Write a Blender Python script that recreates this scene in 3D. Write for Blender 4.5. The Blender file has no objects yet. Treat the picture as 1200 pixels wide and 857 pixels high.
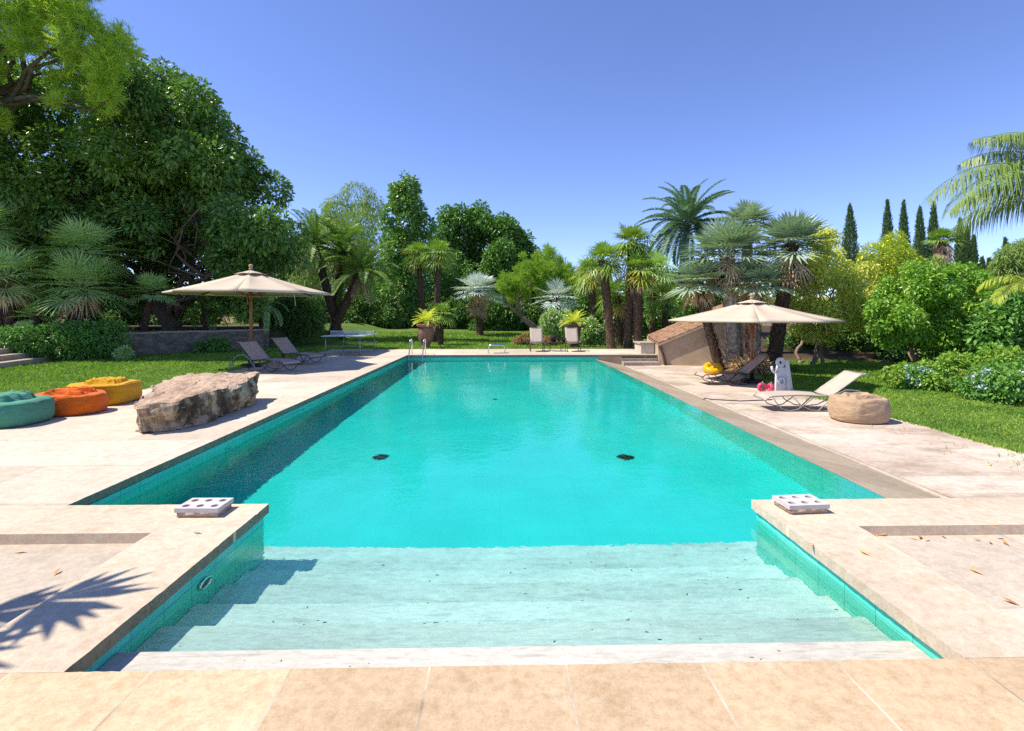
import bpy, math, random
import numpy as np
from mathutils import Vector, noise as mnoise
PI=math.pi; R=math.radians
sc=bpy.context.scene; COL=sc.collection

# ---------------------------------------------------------------- camera, sky, sun, exposure
YAW=R(1.3); CAMZ=1.6; F=600.0; HY=368.0
cam=bpy.data.cameras.new("camera"); camo=bpy.data.objects.new("camera",cam); COL.objects.link(camo); sc.camera=camo
cam.lens=18.0; cam.sensor_width=36.0; cam.shift_y=-60.5/1200; cam.clip_start=.05; cam.clip_end=3000
camo.location=(0,0,CAMZ); camo.rotation_euler=(PI/2,0,-YAW)
SUND=Vector((.65,.04,-1)).normalized()          # the way the light travels: from the left, nearly level with the pool's long axis
w=bpy.data.worlds.new("World"); sc.world=w; w.use_nodes=True
nt=w.node_tree; bg=nt.nodes['Background']; sky=nt.nodes.new('ShaderNodeTexSky'); sky.sky_type='NISHITA'; sky.sun_disc=False
sky.sun_elevation=math.asin(-SUND.z); sky.sun_rotation=math.atan2(-SUND.x,-SUND.y)
sky.altitude=100; sky.air_density=.75; sky.dust_density=.0; sky.ozone_density=5.0
tn=nt.nodes.new('ShaderNodeMix'); tn.data_type='RGBA'; tn.blend_type='MULTIPLY'; tn.inputs[0].default_value=1; tn.inputs[7].default_value=(.80,.735,.88,1)   # a touch of violet in the blue
nt.links.new(sky.outputs[0],tn.inputs[6]); nt.links.new(tn.outputs[2],bg.inputs[0]); bg.inputs[1].default_value=.15
sl=bpy.data.lights.new("sun","SUN"); sl.energy=3.75; sl.angle=R(.53); sl.color=(1,.93,.80)
so=bpy.data.objects.new("sun",sl); COL.objects.link(so); so.rotation_euler=SUND.to_track_quat('-Z','Y').to_euler(); so.location=(-20,5,30)
sl.cycles.is_caustics_light=True
sc.view_settings.view_transform='Standard'; sc.view_settings.look='None'; sc.view_settings.exposure=.92; sc.view_settings.gamma=1
sc.cycles.use_denoising=False; sc.cycles.use_adaptive_sampling=False
sc.cycles.max_bounces=10; sc.cycles.transparent_max_bounces=16; sc.cycles.transmission_bounces=8

# ---------------------------------------------------------------- helpers
def at(px,py,D):
    u=(px-600)/F
    return Vector((D*(math.sin(YAW)+u*math.cos(YAW)), D*(math.cos(YAW)-u*math.sin(YAW)), CAMZ-(py-HY)/F*D))
def gp(px,py,zg=0.0):
    return at(px,py,F*(CAMZ-zg)/(py-HY))
def V(*a): return np.array(a,dtype=float)
def nrm(a):
    a=np.asarray(a,float); return a/np.maximum(np.linalg.norm(a,axis=-1,keepdims=True),1e-9)

class MB:
    def __init__(s): s.v=[]; s.f=[]; s.n=0; s.t=[]
    def add(s,v,f,t=None):
        v=np.asarray(v,float).reshape(-1,3); f=[np.asarray(q,int)+s.n for q in f] if isinstance(f,list) else np.asarray(f,int)+s.n
        s.v.append(v); s.f.append(f); s.n+=len(v); m=len(f)
        s.t.append(np.full(m,.5) if t is None else np.broadcast_to(np.asarray(t,float),(m,)))
        return s
    def quads(s,q,t=None):
        q=np.asarray(q,float); m=len(q)
        return s.add(q.reshape(-1,3),np.arange(m*4).reshape(m,4),t)
    def box(s,x0,x1,y0,y1,z0,z1):
        v=[(x,y,z) for x in(x0,x1) for y in(y0,y1) for z in(z0,z1)]
        return s.add(v,np.array([(0,1,3,2),(4,6,7,5),(0,4,5,1),(2,3,7,6),(0,2,6,4),(1,5,7,3)]))
    def tube(s,pts,r,seg=8,caps=True,squash=1.0):
        pts=np.array([tuple(p) for p in pts],float); n=len(pts); r=np.broadcast_to(np.asarray(r,float),(n,))
        tan=nrm(np.gradient(pts,axis=0)); up=V(0,0,1) if abs(tan[0,2])<.9 else V(1,0,0)
        vs=[]
        a=np.linspace(0,2*PI,seg,endpoint=False)
        u=nrm(np.cross(up,tan[0]))
        for i in range(n):
            u=nrm(u-tan[i]*np.dot(u,tan[i])); w_=np.cross(tan[i],u)
            vs.append(pts[i]+r[i]*(np.cos(a)[:,None]*u+squash*np.sin(a)[:,None]*w_))
        v=np.concatenate(vs); k=np.arange(seg); k2=(k+1)%seg; f=[]
        for i in range(n-1):
            f.append(np.stack([i*seg+k,i*seg+k2,(i+1)*seg+k2,(i+1)*seg+k],1))
        f=[tuple(q) for q in np.concatenate(f)]
        if caps: f.append(tuple(k[::-1])); f.append(tuple((n-1)*seg+k))
        return s.add(v,f)
    def lathe(s,prof,c=(0,0,0),seg=24,ex=2.0):
        a=np.linspace(0,2*PI,seg,endpoint=False); ca,sa=np.cos(a),np.sin(a)
        if ex!=2.0:
            ca=np.sign(ca)*np.abs(ca)**(2/ex); sa=np.sign(sa)*np.abs(sa)**(2/ex)
        v=[];k=np.arange(seg);k2=(k+1)%seg;f=[]
        for r,z in prof: v.append(np.stack([c[0]+r*ca,c[1]+r*sa,np.full(seg,c[2]+z)],1))
        for i in range(len(prof)-1): f+= [tuple(q) for q in np.stack([i*seg+k,i*seg+k2,(i+1)*seg+k2,(i+1)*seg+k],1)]
        f.append(tuple(k[::-1])); f.append(tuple((len(prof)-1)*seg+k))
        return s.add(np.concatenate(v),f)
    def grid(s,P):
        P=np.asarray(P,float); m,n=P.shape[:2]; i,j=np.meshgrid(np.arange(m-1),np.arange(n-1),indexing='ij'); b=(i*n+j).ravel()
        return s.add(P.reshape(-1,3),np.stack([b,b+n,b+n+1,b+1],1))
    def torus(s,c,Rr,r,axis='z',seg=24,sg=10,sq=1.0):
        a=np.linspace(0,2*PI,seg,endpoint=False)
        p=np.stack([np.cos(a),np.sin(a),0*a],1)*Rr
        if axis=='y': p=p[:,[0,2,1]]
        if axis=='x': p=p[:,[2,0,1]]
        b=np.linspace(0,2*PI,sg,endpoint=False); ax={'x':V(1,0,0),'y':V(0,1,0),'z':V(0,0,1)}[axis]
        v=np.concatenate([q+r*(np.cos(b)[:,None]*nrm(q)+sq*np.sin(b)[:,None]*ax) for q in p])+np.asarray(c,float)
        f=[]
        for i in range(seg):
            for j in range(sg):
                i2=(i+1)%seg;j2=(j+1)%sg; f.append((i*sg+j,i2*sg+j,i2*sg+j2,i*sg+j2))
        return s.add(v,f)
    def build(s,name,mat,parent=None,smooth=True,off=(0,0,0),rot=0.0,local=False,bevel=0):
        v=np.concatenate(s.v) if s.v else np.zeros((0,3))
        v=v+np.asarray(tuple(off),float)
        if parent is not None and not local: v=v-np.array(tuple(parent['base'])) if 'base' in parent else v
        me=bpy.data.meshes.new(name); tot=[];idx=[]
        for f in s.f:
            if isinstance(f,np.ndarray): tot.append(np.full(len(f),f.shape[1])); idx.append(f.ravel())
            else:
                tot.append(np.array([len(q) for q in f])); idx.append(np.concatenate(f))
        tot=np.concatenate(tot); idx=np.concatenate(idx)
        me.vertices.add(len(v)); me.vertices.foreach_set('co',v.ravel())
        me.loops.add(len(idx)); me.loops.foreach_set('vertex_index',idx.astype(np.int32))
        me.polygons.add(len(tot)); st=np.concatenate([[0],np.cumsum(tot)[:-1]])
        me.polygons.foreach_set('loop_start',st.astype(np.int32)); me.polygons.foreach_set('loop_total',tot.astype(np.int32))
        me.polygons.foreach_set('use_smooth',np.full(len(tot),bool(smooth)))
        at_=me.attributes.new('tint','FLOAT','FACE'); at_.data.foreach_set('value',np.concatenate(s.t).astype(np.float32))
        me.update(calc_edges=True); me.validate()
        if mat: me.materials.append(mat)
        o=bpy.data.objects.new(name,me); COL.objects.link(o)
        if parent is not None: o.parent=parent
        if bevel:
            b=o.modifiers.new('bevel','BEVEL'); b.width=bevel; b.segments=2; b.limit_method='ANGLE'
        return o

def tag(o,label=None,cat=None,group=None,kind=None):
    if label: o['label']=label
    if cat: o['category']=cat
    if group: o['group']=group
    if kind: o['kind']=kind
    return o
def thing(name,label,cat,loc,group=None,rz=0):
    o=bpy.data.objects.new(name,None); COL.objects.link(o); o.location=tuple(loc); o.rotation_euler=(0,0,rz); o.empty_display_size=.2
    o['base']=list(loc); o['label']=label; o['category']=cat
    if group: o['group']=group
    return o
def lthing(name,label,cat,loc,group=None,rz=0):   # parts of this one are written in its own local axes
    o=thing(name,label,cat,loc,group,rz); o['base']=[0,0,0]; return o
def struct(o): o['kind']='structure'; return o
def copy_tree(o,parent=None):
    c=o.copy(); COL.objects.link(c)
    if parent is not None: c.parent=parent
    for ch in list(o.children): copy_tree(ch,c)
    return c

# ---------------------------------------------------------------- materials
def newmat(n):
    m=bpy.data.materials.new(n); m.use_nodes=True; t=m.node_tree; return m,t,t.nodes['Principled BSDF']
def N(t,k,**kw):
    n=t.nodes.new(k)
    for a,b in kw.items():
        if a in n.inputs: n.inputs[a].default_value=b
        else: setattr(n,a,b)
    return n
def ramp(t,fac,stops):
    r=t.nodes.new('ShaderNodeValToRGB'); e=r.color_ramp.elements
    while len(e)<len(stops): e.new(.5)
    for i,(p,c) in enumerate(stops): e[i].position=p; e[i].color=(*c,1) if len(c)==3 else c
    t.links.new(fac,r.inputs[0]); return r.outputs[0]
def mixc(t,f,a,b,mode='MIX'):
    m=t.nodes.new('ShaderNodeMix'); m.data_type='RGBA'; m.blend_type=mode
    for s_,x in ((0,f),(6,a),(7,b)):
        if hasattr(x,'is_linked') or hasattr(x,'links'): t.links.new(x,m.inputs[s_])
        else: m.inputs[s_].default_value=x if s_==0 else (*x,1)
    return m.outputs[2]
def coords(t,scale=(1,1,1),obj=True,loc=(0,0,0)):
    g=t.nodes.new('ShaderNodeNewGeometry') if not obj else t.nodes.new('ShaderNodeTexCoord')
    mp=t.nodes.new('ShaderNodeMapping'); mp.inputs['Scale'].default_value=scale; mp.inputs['Location'].default_value=loc
    t.links.new(g.outputs['Position' if not obj else 'Object'],mp.inputs[0]); return mp.outputs[0]
def noise_(t,vec,scale,detail=6,rough=.6):
    n=N(t,'ShaderNodeTexNoise',Scale=scale,Detail=detail,Roughness=rough); t.links.new(vec,n.inputs['Vector']); return n.outputs['Fac']
def bump(t,h,p,strength=.4,dist=.01):
    b=N(t,'ShaderNodeBump',Strength=strength,Distance=dist); t.links.new(h,b.inputs['Height']); t.links.new(b.outputs[0],p.inputs['Normal']); return b
SC=.82     # sunlit stone and cloth keep to their real albedo; the exposure does the rest
PALE=('umbrella','beige','cream','taupe','white','pale','sandy','weathered','old','teal','orange','yellow','pink')
def sc3(c,k=SC): return tuple(x*k for x in c[:3])
def rough_mat(n,stops,scale=4,rough=.8,bmp=.3,dist=.01,detail=8,stretch=(1,1,1),metal=0,spec=.3,fine=None):
    if n.split()[0] in PALE: stops=[(a,sc3(c)) for a,c in stops]
    m,t,p=newmat(n); v=coords(t,stretch); f=noise_(t,v,scale,detail); c=ramp(t,f,stops); t.links.new(c,p.inputs['Base Color'])
    p.inputs['Roughness'].default_value=rough; p.inputs['Metallic'].default_value=metal; p.inputs['Specular IOR Level'].default_value=spec
    if bmp: bump(t,noise_(t,v,fine or scale*4,detail),p,bmp,dist)
    return m
def cloth_mat(n,c1,c2):
    c1,c2=sc3(c1,.8),sc3(c2,.8)
    m,t,p=newmat(n); v=coords(t); f=noise_(t,v,2.2,8,.6); c=ramp(t,f,[(.3,c1),(.7,c2)]); c=mixc(t,.35,c,ramp(t,noise_(t,v,120,3),[(.3,(.7,.7,.7)),(.7,(1.15,1.15,1.15))]),'MULTIPLY'); t.links.new(c,p.inputs['Base Color']); p.inputs['Roughness'].default_value=.92; p.inputs['Specular IOR Level'].default_value=.15; p.inputs['Sheen Weight'].default_value=.15
    w_=noise_(t,coords(t,(1,1,2.2)),4.5,5,.55); b=bump(t,w_,p,.9,.05); return m
def plain(n,c,rough=.5,metal=0,spec=.5):
    d=[max(0,x*.82) for x in c]
    return rough_mat(n,[(.3,d),(.7,c)],6,rough,.08,.003,4,metal=metal,spec=spec)
def leaf_mat(n,dark,light,rough=.5,trans=.3,extra=None,spec=.35,k=2.35,warm=(1.12,1.05,.8)):
    if n.split()[0] in ('grey','silver','blue','pale','pink','dry','yellow','bronze'): warm=(1,1,1)
    dark=[x*k*1.3*q for x,q in zip(dark,warm)]; light=[min(.85,x*k*q) for x,q in zip(light,warm)]
    m,t,p=newmat(n); a=N(t,'ShaderNodeAttribute',attribute_name='tint')
    st=[(0,dark),(1,light)] if extra is None else [(0,dark),(.75,light),(.9,light),(1,extra)]
    c=ramp(t,a.outputs['Fac'],st); t.links.new(c,p.inputs['Base Color']); p.inputs['Roughness'].default_value=rough; p.inputs['Specular IOR Level'].default_value=spec
    tr=N(t,'ShaderNodeBsdfTranslucent'); tc=mixc(t,1.0,c,(1.0,1.15,.45),'MULTIPLY'); t.links.new(tc,tr.inputs[0])
    mx=N(t,'ShaderNodeMixShader'); mx.inputs[0].default_value=trans
    t.links.new(p.outputs[0],mx.inputs[1]); t.links.new(tr.outputs[0],mx.inputs[2]); t.links.new(mx.outputs[0],t.nodes['Material Output'].inputs[0]); return m

def stone_mat(n,base,alt,stain=(.2,.14,.09),stain_amt=.25,brick=None,mortar=(.5,.45,.4),stretch=(1,1,1),scale=1.3,rough=.75,pit=.3,streak=None):
    """travertine paving: cloudy base, warm veins, pits, stains, and joints from a brick pattern"""
    if n.split()[0] not in ("rubble","weathered"): base,alt,mortar=sc3(base),sc3(alt),sc3(mortar)
    m,t,p=newmat(n); v=coords(t,stretch); v1=coords(t)
    light=[min(.86,x*1.2) for x in base]
    f=noise_(t,v,scale*1.6,15,.8); c=ramp(t,f,[(.38,alt),(.46,base),(.52,light),(.57,base),(.64,alt)])
    f2=noise_(t,v,scale*9,8,.75); c=mixc(t,.5,c,ramp(t,f2,[(.4,alt),(.5,base),(.58,light)]))
    c=mixc(t,.7,c,ramp(t,noise_(t,v,scale*55,3,.6),[(.3,(.84,.82,.8)),(.7,(1.1,1.1,1.1))]),'MULTIPLY')
    fp=noise_(t,v,scale*14,5,.7); c=mixc(t,ramp(t,fp,[(.27,(pit,)*3),(.33,(0,0,0))]),c,[x*.4 for x in alt])
    f0=noise_(t,v1,.55,6,.6); c=mixc(t,1.0,c,ramp(t,f0,[(.3,(.84,.82,.8)),(.7,(1.08,1.08,1.08))]),'MULTIPLY')
    f3=noise_(t,v,scale*.6,12,.75); r3=ramp(t,f3,[(.56 if stain_amt<.8 else .47,(0,0,0)),(.74 if stain_amt<.8 else .66,(stain_amt,)*3)]); c=mixc(t,r3,c,stain)
    f4=noise_(t,v,scale*38,4,.6); r4=ramp(t,f4,[(.26,(pit,)*3),(.36,(0,0,0))]); c=mixc(t,r4,c,[x*.45 for x in alt])
    if streak:
        f5=noise_(t,coords(t,streak),3,6,.6); c=mixc(t,ramp(t,f5,[(.55,(0,0,0)),(.72,(.5,)*3)]),c,[x*.5 for x in alt])
    hgt=mixc(t,.5,f2,f4)
    if brick:
        b=t.nodes.new('ShaderNodeTexBrick'); b.inputs['Scale'].default_value=1; b.inputs['Brick Width'].default_value=brick[0]; b.inputs['Row Height'].default_value=brick[1]
        b.inputs['Mortar Size'].default_value=brick[2]; b.inputs['Mortar Smooth'].default_value=.3; b.offset=brick[3] if len(brick)>3 and brick[3]!='v' else .5
        b.inputs['Color1'].default_value=(.74,.72,.70,1); b.inputs['Color2'].default_value=(1.15,1.15,1.15,1)
        vv=coords(t,(1,1,1),loc=brick[4] if len(brick)>4 else (0,0,0))
        if brick[3:4]==('v',) or (len(brick)>3 and brick[3]=='v'):
            b.offset=.5; sp=t.nodes.new('ShaderNodeSeparateXYZ'); t.links.new(vv,sp.inputs[0]); ad=N(t,'ShaderNodeMath',operation='ADD'); t.links.new(sp.outputs[0],ad.inputs[0]); t.links.new(sp.outputs[1],ad.inputs[1])
            cb=t.nodes.new('ShaderNodeCombineXYZ'); t.links.new(ad.outputs[0],cb.inputs[0]); t.links.new(sp.outputs[2],cb.inputs[1]); vv=cb.outputs[0]
        # the joints wander a little
        t.links.new(vv,b.inputs['Vector'])
        c=mixc(t,.6,c,b.outputs['Color'],'MULTIPLY'); 
        fm=mixc(t,1.0,b.outputs['Fac'],ramp(t,noise_(t,v1,2.2,4),[(.35,(.15,)*3),(.6,(.9,)*3)]),'MULTIPLY')
        c=mixc(t,fm,c,mortar)
    t.links.new(c,p.inputs['Base Color']); p.inputs['Roughness'].default_value=rough; p.inputs['Specular IOR Level'].default_value=.25
    bump(t,hgt,p,.35,.006); return m

def tile_mat(n,c1,c2,mortar,bw,bh,ms,vert=True,rough=.3,lines=0.3):
    c1,c2,mortar=sc3(c1,.9),sc3(c2,.9),sc3(mortar,.9)
    m,t,p=newmat(n); g=t.nodes.new('ShaderNodeTexCoord'); sep=t.nodes.new('ShaderNodeSeparateXYZ'); t.links.new(g.outputs['Object'],sep.inputs[0])
    cb=t.nodes.new('ShaderNodeCombineXYZ')
    if vert:
        ad=N(t,'ShaderNodeMath',operation='ADD'); t.links.new(sep.outputs[0],ad.inputs[0]); t.links.new(sep.outputs[1],ad.inputs[1])
        t.links.new(ad.outputs[0],cb.inputs[0]); t.links.new(sep.outputs[2],cb.inputs[1])
    else:
        t.links.new(sep.outputs[0],cb.inputs[0]); t.links.new(sep.outputs[1],cb.inputs[1])
    b=t.nodes.new('ShaderNodeTexBrick'); b.inputs['Scale'].default_value=1; b.inputs['Brick Width'].default_value=bw; b.inputs['Row Height'].default_value=bh; b.offset=0
    b.inputs['Mortar Size'].default_value=ms; b.inputs['Mortar Smooth'].default_value=.2; b.inputs['Color1'].default_value=(*c1,1); b.inputs['Color2'].default_value=(*c2,1); b.inputs['Mortar'].default_value=(*mortar,1)
    t.links.new(cb.outputs[0],b.inputs['Vector']); c=b.outputs['Color']
    f=noise_(t,g.outputs['Object'],1.2,8); c=mixc(t,1.0,c,ramp(t,f,[(.3,(.86,.9,.9)),(.7,(1.08,1.04,1.04))]),'MULTIPLY')
    if lines and vert:
        mp=N(t,'ShaderNodeMapping'); mp.inputs['Scale'].default_value=(1,1,30); t.links.new(g.outputs['Object'],mp.inputs[0])
        f5=noise_(t,mp.outputs[0],1.5,5); c=mixc(t,ramp(t,f5,[(.5,(0,0,0)),(.75,(lines,)*3)]),c,[min(1,x*.9+.22) for x in c1])
    t.links.new(c,p.inputs['Base Color']); p.inputs['Roughness'].default_value=rough; return m

M={}
M['paving']=stone_mat('pale travertine paving',(.68,.585,.47),(.60,.50,.385),(.36,.25,.17),.45,brick=(1.9,1.1,.004,.5),mortar=(.44,.36,.29))
M['paving_low']=stone_mat('worn pale paving',(.67,.58,.47),(.60,.50,.39),(.42,.28,.17),.5,brick=(1.9,.95,.003,.4),mortar=(.45,.37,.3))
M['paving_right']=stone_mat('stained pale paving',(.69,.58,.48),(.60,.50,.39),(.27,.185,.115),.85,brick=(1.1,.62,.004,.5),mortar=(.42,.33,.26),stretch=(1,1.8,1))
M['coping']=stone_mat('honey travertine slabs',(.66,.50,.325),(.55,.38,.21),(.78,.68,.54),.7,brick=(.62,4.0,.0065,0,(.32,3.5,0)),mortar=(.78,.66,.5),scale=2.2,pit=.5)
M['coping_side']=stone_mat('pale travertine coping',(.68,.57,.435),(.60,.46,.32),(.45,.28,.15),.55,scale=1.8,pit=.45)
for i_ in range(1,7):      # slabs differ a little; lower ones painted greener, imitating light lost in deeper water
    q_=i_/6; g_=(1.0,.95,1.05,.94,1.05,.96,1.02)[i_]; b_=tuple(g_*((1-q_)*a+q_*b) for a,b in zip((.80,.80,.75),(.64,.80,.76))); a_=tuple(x*.84 for x in b_)
    M['step_stone_%d'%i_]=stone_mat('travertine step %d'%i_,b_,a_,(.26,.28,.18),.7,stretch=(.9,3.2,4),scale=1.6,pit=.9,rough=.6,streak=(1.1,9,9))
M['step_dry']=stone_mat('dry dusty travertine step',(.66,.63,.56),(.54,.52,.46),(.26,.28,.18),.7,stretch=(.9,3.2,4),scale=1.6,pit=.9,rough=.6,streak=(1.1,9,9))
M['apron']=stone_mat('wet beige apron stone',(.54,.44,.32),(.46,.36,.24),(.34,.27,.18),.35,brick=(3,.9,.003,0),mortar=(.3,.24,.17),rough=.35)
M['tile_wall']=tile_mat('sea green wall tiles',(.08,.72,.54),(.12,.76,.59),(.03,.34,.27),.27,.075,.0032,lines=.75)
M['tile_floor']=tile_mat('turquoise floor tiles',(.022,.67,.625),(.026,.69,.645),(.01,.61,.57),.30,.30,.0025,vert=False)
M['wood']=rough_mat('umbrella wood',[(.3,(.30,.10,.035)),(.7,(.48,.19,.07))],6,.45,.2,.003,stretch=(6,6,.6))
M['canvas']=rough_mat('beige canvas',[(.3,(.60,.49,.36)),(.7,(.66,.55,.42))],3,.9,.25,.004,fine=90)
M['sling_taupe']=rough_mat('taupe sling fabric',[(.3,(.52,.385,.31)),(.7,(.62,.47,.39))],5,.8,.4,.003,fine=150)
M['sling_cream']=rough_mat('cream sling fabric',[(.3,(.52,.43,.33)),(.7,(.60,.50,.40))],5,.8,.4,.003,fine=150)
M['iron_dark']=rough_mat('dark iron tube',[(.3,(.05,.04,.035)),(.7,(.11,.085,.07))],9,.5,.2,.002,metal=.4)
M['iron_light']=rough_mat('pale painted tube',[(.3,(.35,.33,.30)),(.7,(.5,.48,.44))],9,.45,.1,.002,metal=.5)
M['steel']=rough_mat('brushed steel',[(.3,(.6,.6,.6)),(.7,(.75,.75,.76))],20,.18,.03,.001,metal=1)
M['dark_plastic']=rough_mat('black plastic',[(.3,(.012,.012,.013)),(.7,(.03,.03,.032))],10,.4,.1,.002)
M['white_plastic']=rough_mat('white plastic',[(.3,(.66,.65,.68)),(.7,(.78,.77,.8))],5,.45,.08,.003)
M['pink']=rough_mat('pink vinyl',[(.3,(.62,.06,.12)),(.7,(.75,.12,.2))],6,.3,.05,.003)
M['yellow_vinyl']=rough_mat('yellow vinyl',[(.3,(.8,.40,.0)),(.7,(.88,.5,.01))],4,.35,.1,.004)
M['bag_teal']=cloth_mat('teal bag cloth',(0.07, 0.27, 0.17),(0.11, 0.37, 0.25))
M['bag_orange']=cloth_mat('orange bag cloth',(0.74, 0.12, 0.008),(0.86, 0.2, 0.02))
M['bag_yellow']=cloth_mat('yellow bag cloth',(0.72, 0.36, 0.01),(0.84, 0.46, 0.02))
M['bag_beige']=cloth_mat('beige bag cloth',(0.5, 0.33, 0.19),(0.6, 0.42, 0.26))
M['concrete']=rough_mat('pale cast concrete',[(.3,(.56,.5,.47)),(.55,(.66,.61,.58)),(.7,(.72,.68,.65))],7,.85,.4,.004)
M['concrete_raw']=rough_mat('sandy broken concrete',[(.3,(.40,.28,.19)),(.7,(.6,.47,.36))],9,.9,.5,.006)
M['terracotta']=rough_mat('aged terracotta',[(.3,(.16,.085,.055)),(.6,(.28,.16,.11)),(.75,(.36,.24,.18))],5,.85,.4,.006)
M['pot_dark']=rough_mat('dark brown pot',[(.3,(.07,.035,.025)),(.7,(.13,.07,.05))],5,.7,.3,.005)
M['plaster']=rough_mat('weathered beige plaster',[(.25,(.40,.28,.18)),(.5,(.56,.41,.28)),(.75,(.64,.49,.36))],1.2,.9,.3,.01,detail=10)
M['plaster_white']=rough_mat('cream render',[(.3,(.58,.5,.4)),(.7,(.68,.6,.5))],2,.9,.2,.006)
M['roof_tile']=rough_mat('old clay roof tiles',[(.3,(.20,.10,.06)),(.5,(.36,.2,.12)),(.7,(.46,.29,.19))],6,.9,.5,.012)
M['stonewall']=stone_mat('rubble stone wall',(.33,.28,.22),(.2,.165,.125),(.07,.06,.045),.6,brick=(.55,.24,.02,'v'),mortar=(.10,.085,.07),scale=2.5)
def rubble_mat():
    m,t,p=newmat('rubble stone masonry'); v=coords(t,(1,1,1.7)); w_=N(t,'ShaderNodeTexVoronoi',Scale=3.2); e=N(t,'ShaderNodeTexVoronoi',Scale=3.2); e.feature='DISTANCE_TO_EDGE'; t.links.new(v,w_.inputs['Vector']); t.links.new(v,e.inputs['Vector'])
    c=ramp(t,noise_(t,v,4,10,.7),[(.3,(.13,.105,.08)),(.55,(.27,.225,.17)),(.75,(.38,.33,.27))]); sp=t.nodes.new('ShaderNodeSeparateColor'); t.links.new(w_.outputs['Color'],sp.inputs[0]); c=mixc(t,.6,c,ramp(t,sp.outputs[0],[(0,(.6,.58,.55)),(1,(1.3,1.25,1.2))]),'MULTIPLY')
    c=mixc(t,ramp(t,e.outputs['Distance'],[(.0,(.8,)*3),(.06,(0,0,0))]),c,(.09,.075,.055)); c=mixc(t,ramp(t,noise_(t,coords(t),1.1,8,.7),[(.48,(0,0,0)),(.7,(.6,)*3)]),c,(.07,.06,.04)); t.links.new(c,p.inputs['Base Color']); p.inputs['Roughness'].default_value=.95; bump(t,e.outputs['Distance'],p,.8,.04); return m
M['rubble']=rubble_mat()
M['garden_step']=stone_mat('weathered garden steps',(.42,.35,.28),(.3,.24,.19),(.12,.09,.07),.5,scale=2)
M['bark']=rough_mat('grey brown bark',[(.3,(.075,.055,.04)),(.7,(.2,.155,.115))],5,.95,.7,.03,stretch=(1,1,.3))
M['bark_pale']=rough_mat('pale pinkish bark',[(.3,(.22,.14,.10)),(.7,(.42,.31,.25))],5,.9,.5,.02,stretch=(1,1,.4))
M['bark_palm']=rough_mat('palm trunk fibre',[(.3,(.06,.035,.022)),(.55,(.13,.08,.055)),(.75,(.26,.19,.14))],9,.95,.8,.03,stretch=(1,1,1.6))
M['bark_boot']=rough_mat('pale palm leaf bases',[(.3,(.16,.12,.095)),(.5,(.42,.36,.31)),(.7,(.72,.66,.6))],7,.9,.6,.02)
M['soil']=rough_mat('dark leaf litter soil',[(.3,(.03,.02,.014)),(.6,(.085,.055,.038)),(.8,(.17,.12,.08))],3,.95,.6,.03,detail=12)
M['dead']=leaf_mat('dry straw fronds',(.12,.075,.04),(.36,.27,.17),.8,.15)
def ground_mat():
    m,t,p=newmat('lawn turf'); v=coords(t)
    c=ramp(t,noise_(t,v,1.6,10,.7),[(.3,(.08,.145,.03)),(.55,(.13,.21,.045)),(.75,(.22,.28,.07))])
    c2=ramp(t,noise_(t,v,45,4),[(.35,(.5,.5,.5)),(.65,(1.25,1.25,1.1))]); c=mixc(t,.8,c,c2,'MULTIPLY')
    g=t.nodes.new('ShaderNodeNewGeometry'); a=N(t,'ShaderNodeAttribute',attribute_name='soil')
    c=mixc(t,a.outputs['Fac'],c,ramp(t,noise_(t,v,2.5,12,.75),[(.3,(.035,.024,.016)),(.6,(.10,.068,.046)),(.8,(.2,.15,.1))]))
    a2=N(t,'ShaderNodeAttribute',attribute_name='dry'); c=mixc(t,a2.outputs['Fac'],c,ramp(t,noise_(t,v,1.1,10,.7),[(.3,(.22,.15,.08)),(.7,(.36,.28,.16))]))
    t.links.new(c,p.inputs['Base Color']); p.inputs['Roughness'].default_value=.95; p.inputs['Specular IOR Level'].default_value=.1
    bump(t,noise_(t,v,60,3),p,.8,.03); return m
M['lawn']=ground_mat()
def water_mat():
    m=bpy.data.materials.new('pool water'); m.use_nodes=True; t=m.node_tree; t.nodes.clear(); o=t.nodes.new('ShaderNodeOutputMaterial')
    g=N(t,'ShaderNodeBsdfGlass',IOR=1.33,Roughness=0.0); g.inputs['Color'].default_value=(.85,1.0,.99,1)
    v=coords(t); n1=noise_(t,v,9,3,.5); n2=noise_(t,coords(t,(1,.7,1)),2.2,2,.5); ad=N(t,'ShaderNodeMath',operation='ADD'); mu=N(t,'ShaderNodeMath',operation='MULTIPLY'); mu.inputs[1].default_value=2.0; n3=noise_(t,v,24,2,.5); a3=N(t,'ShaderNodeMath',operation='MULTIPLY_ADD'); a3.inputs[1].default_value=.35; t.links.new(n3,a3.inputs[0]); t.links.new(n1,a3.inputs[2]); n1=a3.outputs[0]
    t.links.new(n2,mu.inputs[0]); t.links.new(n1,ad.inputs[0]); t.links.new(mu.outputs[0],ad.inputs[1])
    b=N(t,'ShaderNodeBump',Strength=.36,Distance=.008); t.links.new(ad.outputs[0],b.inputs['Height']); t.links.new(b.outputs[0],g.inputs['Normal'])
    t.links.new(g.outputs[0],o.inputs[0]); return m
M['water']=water_mat()
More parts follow.
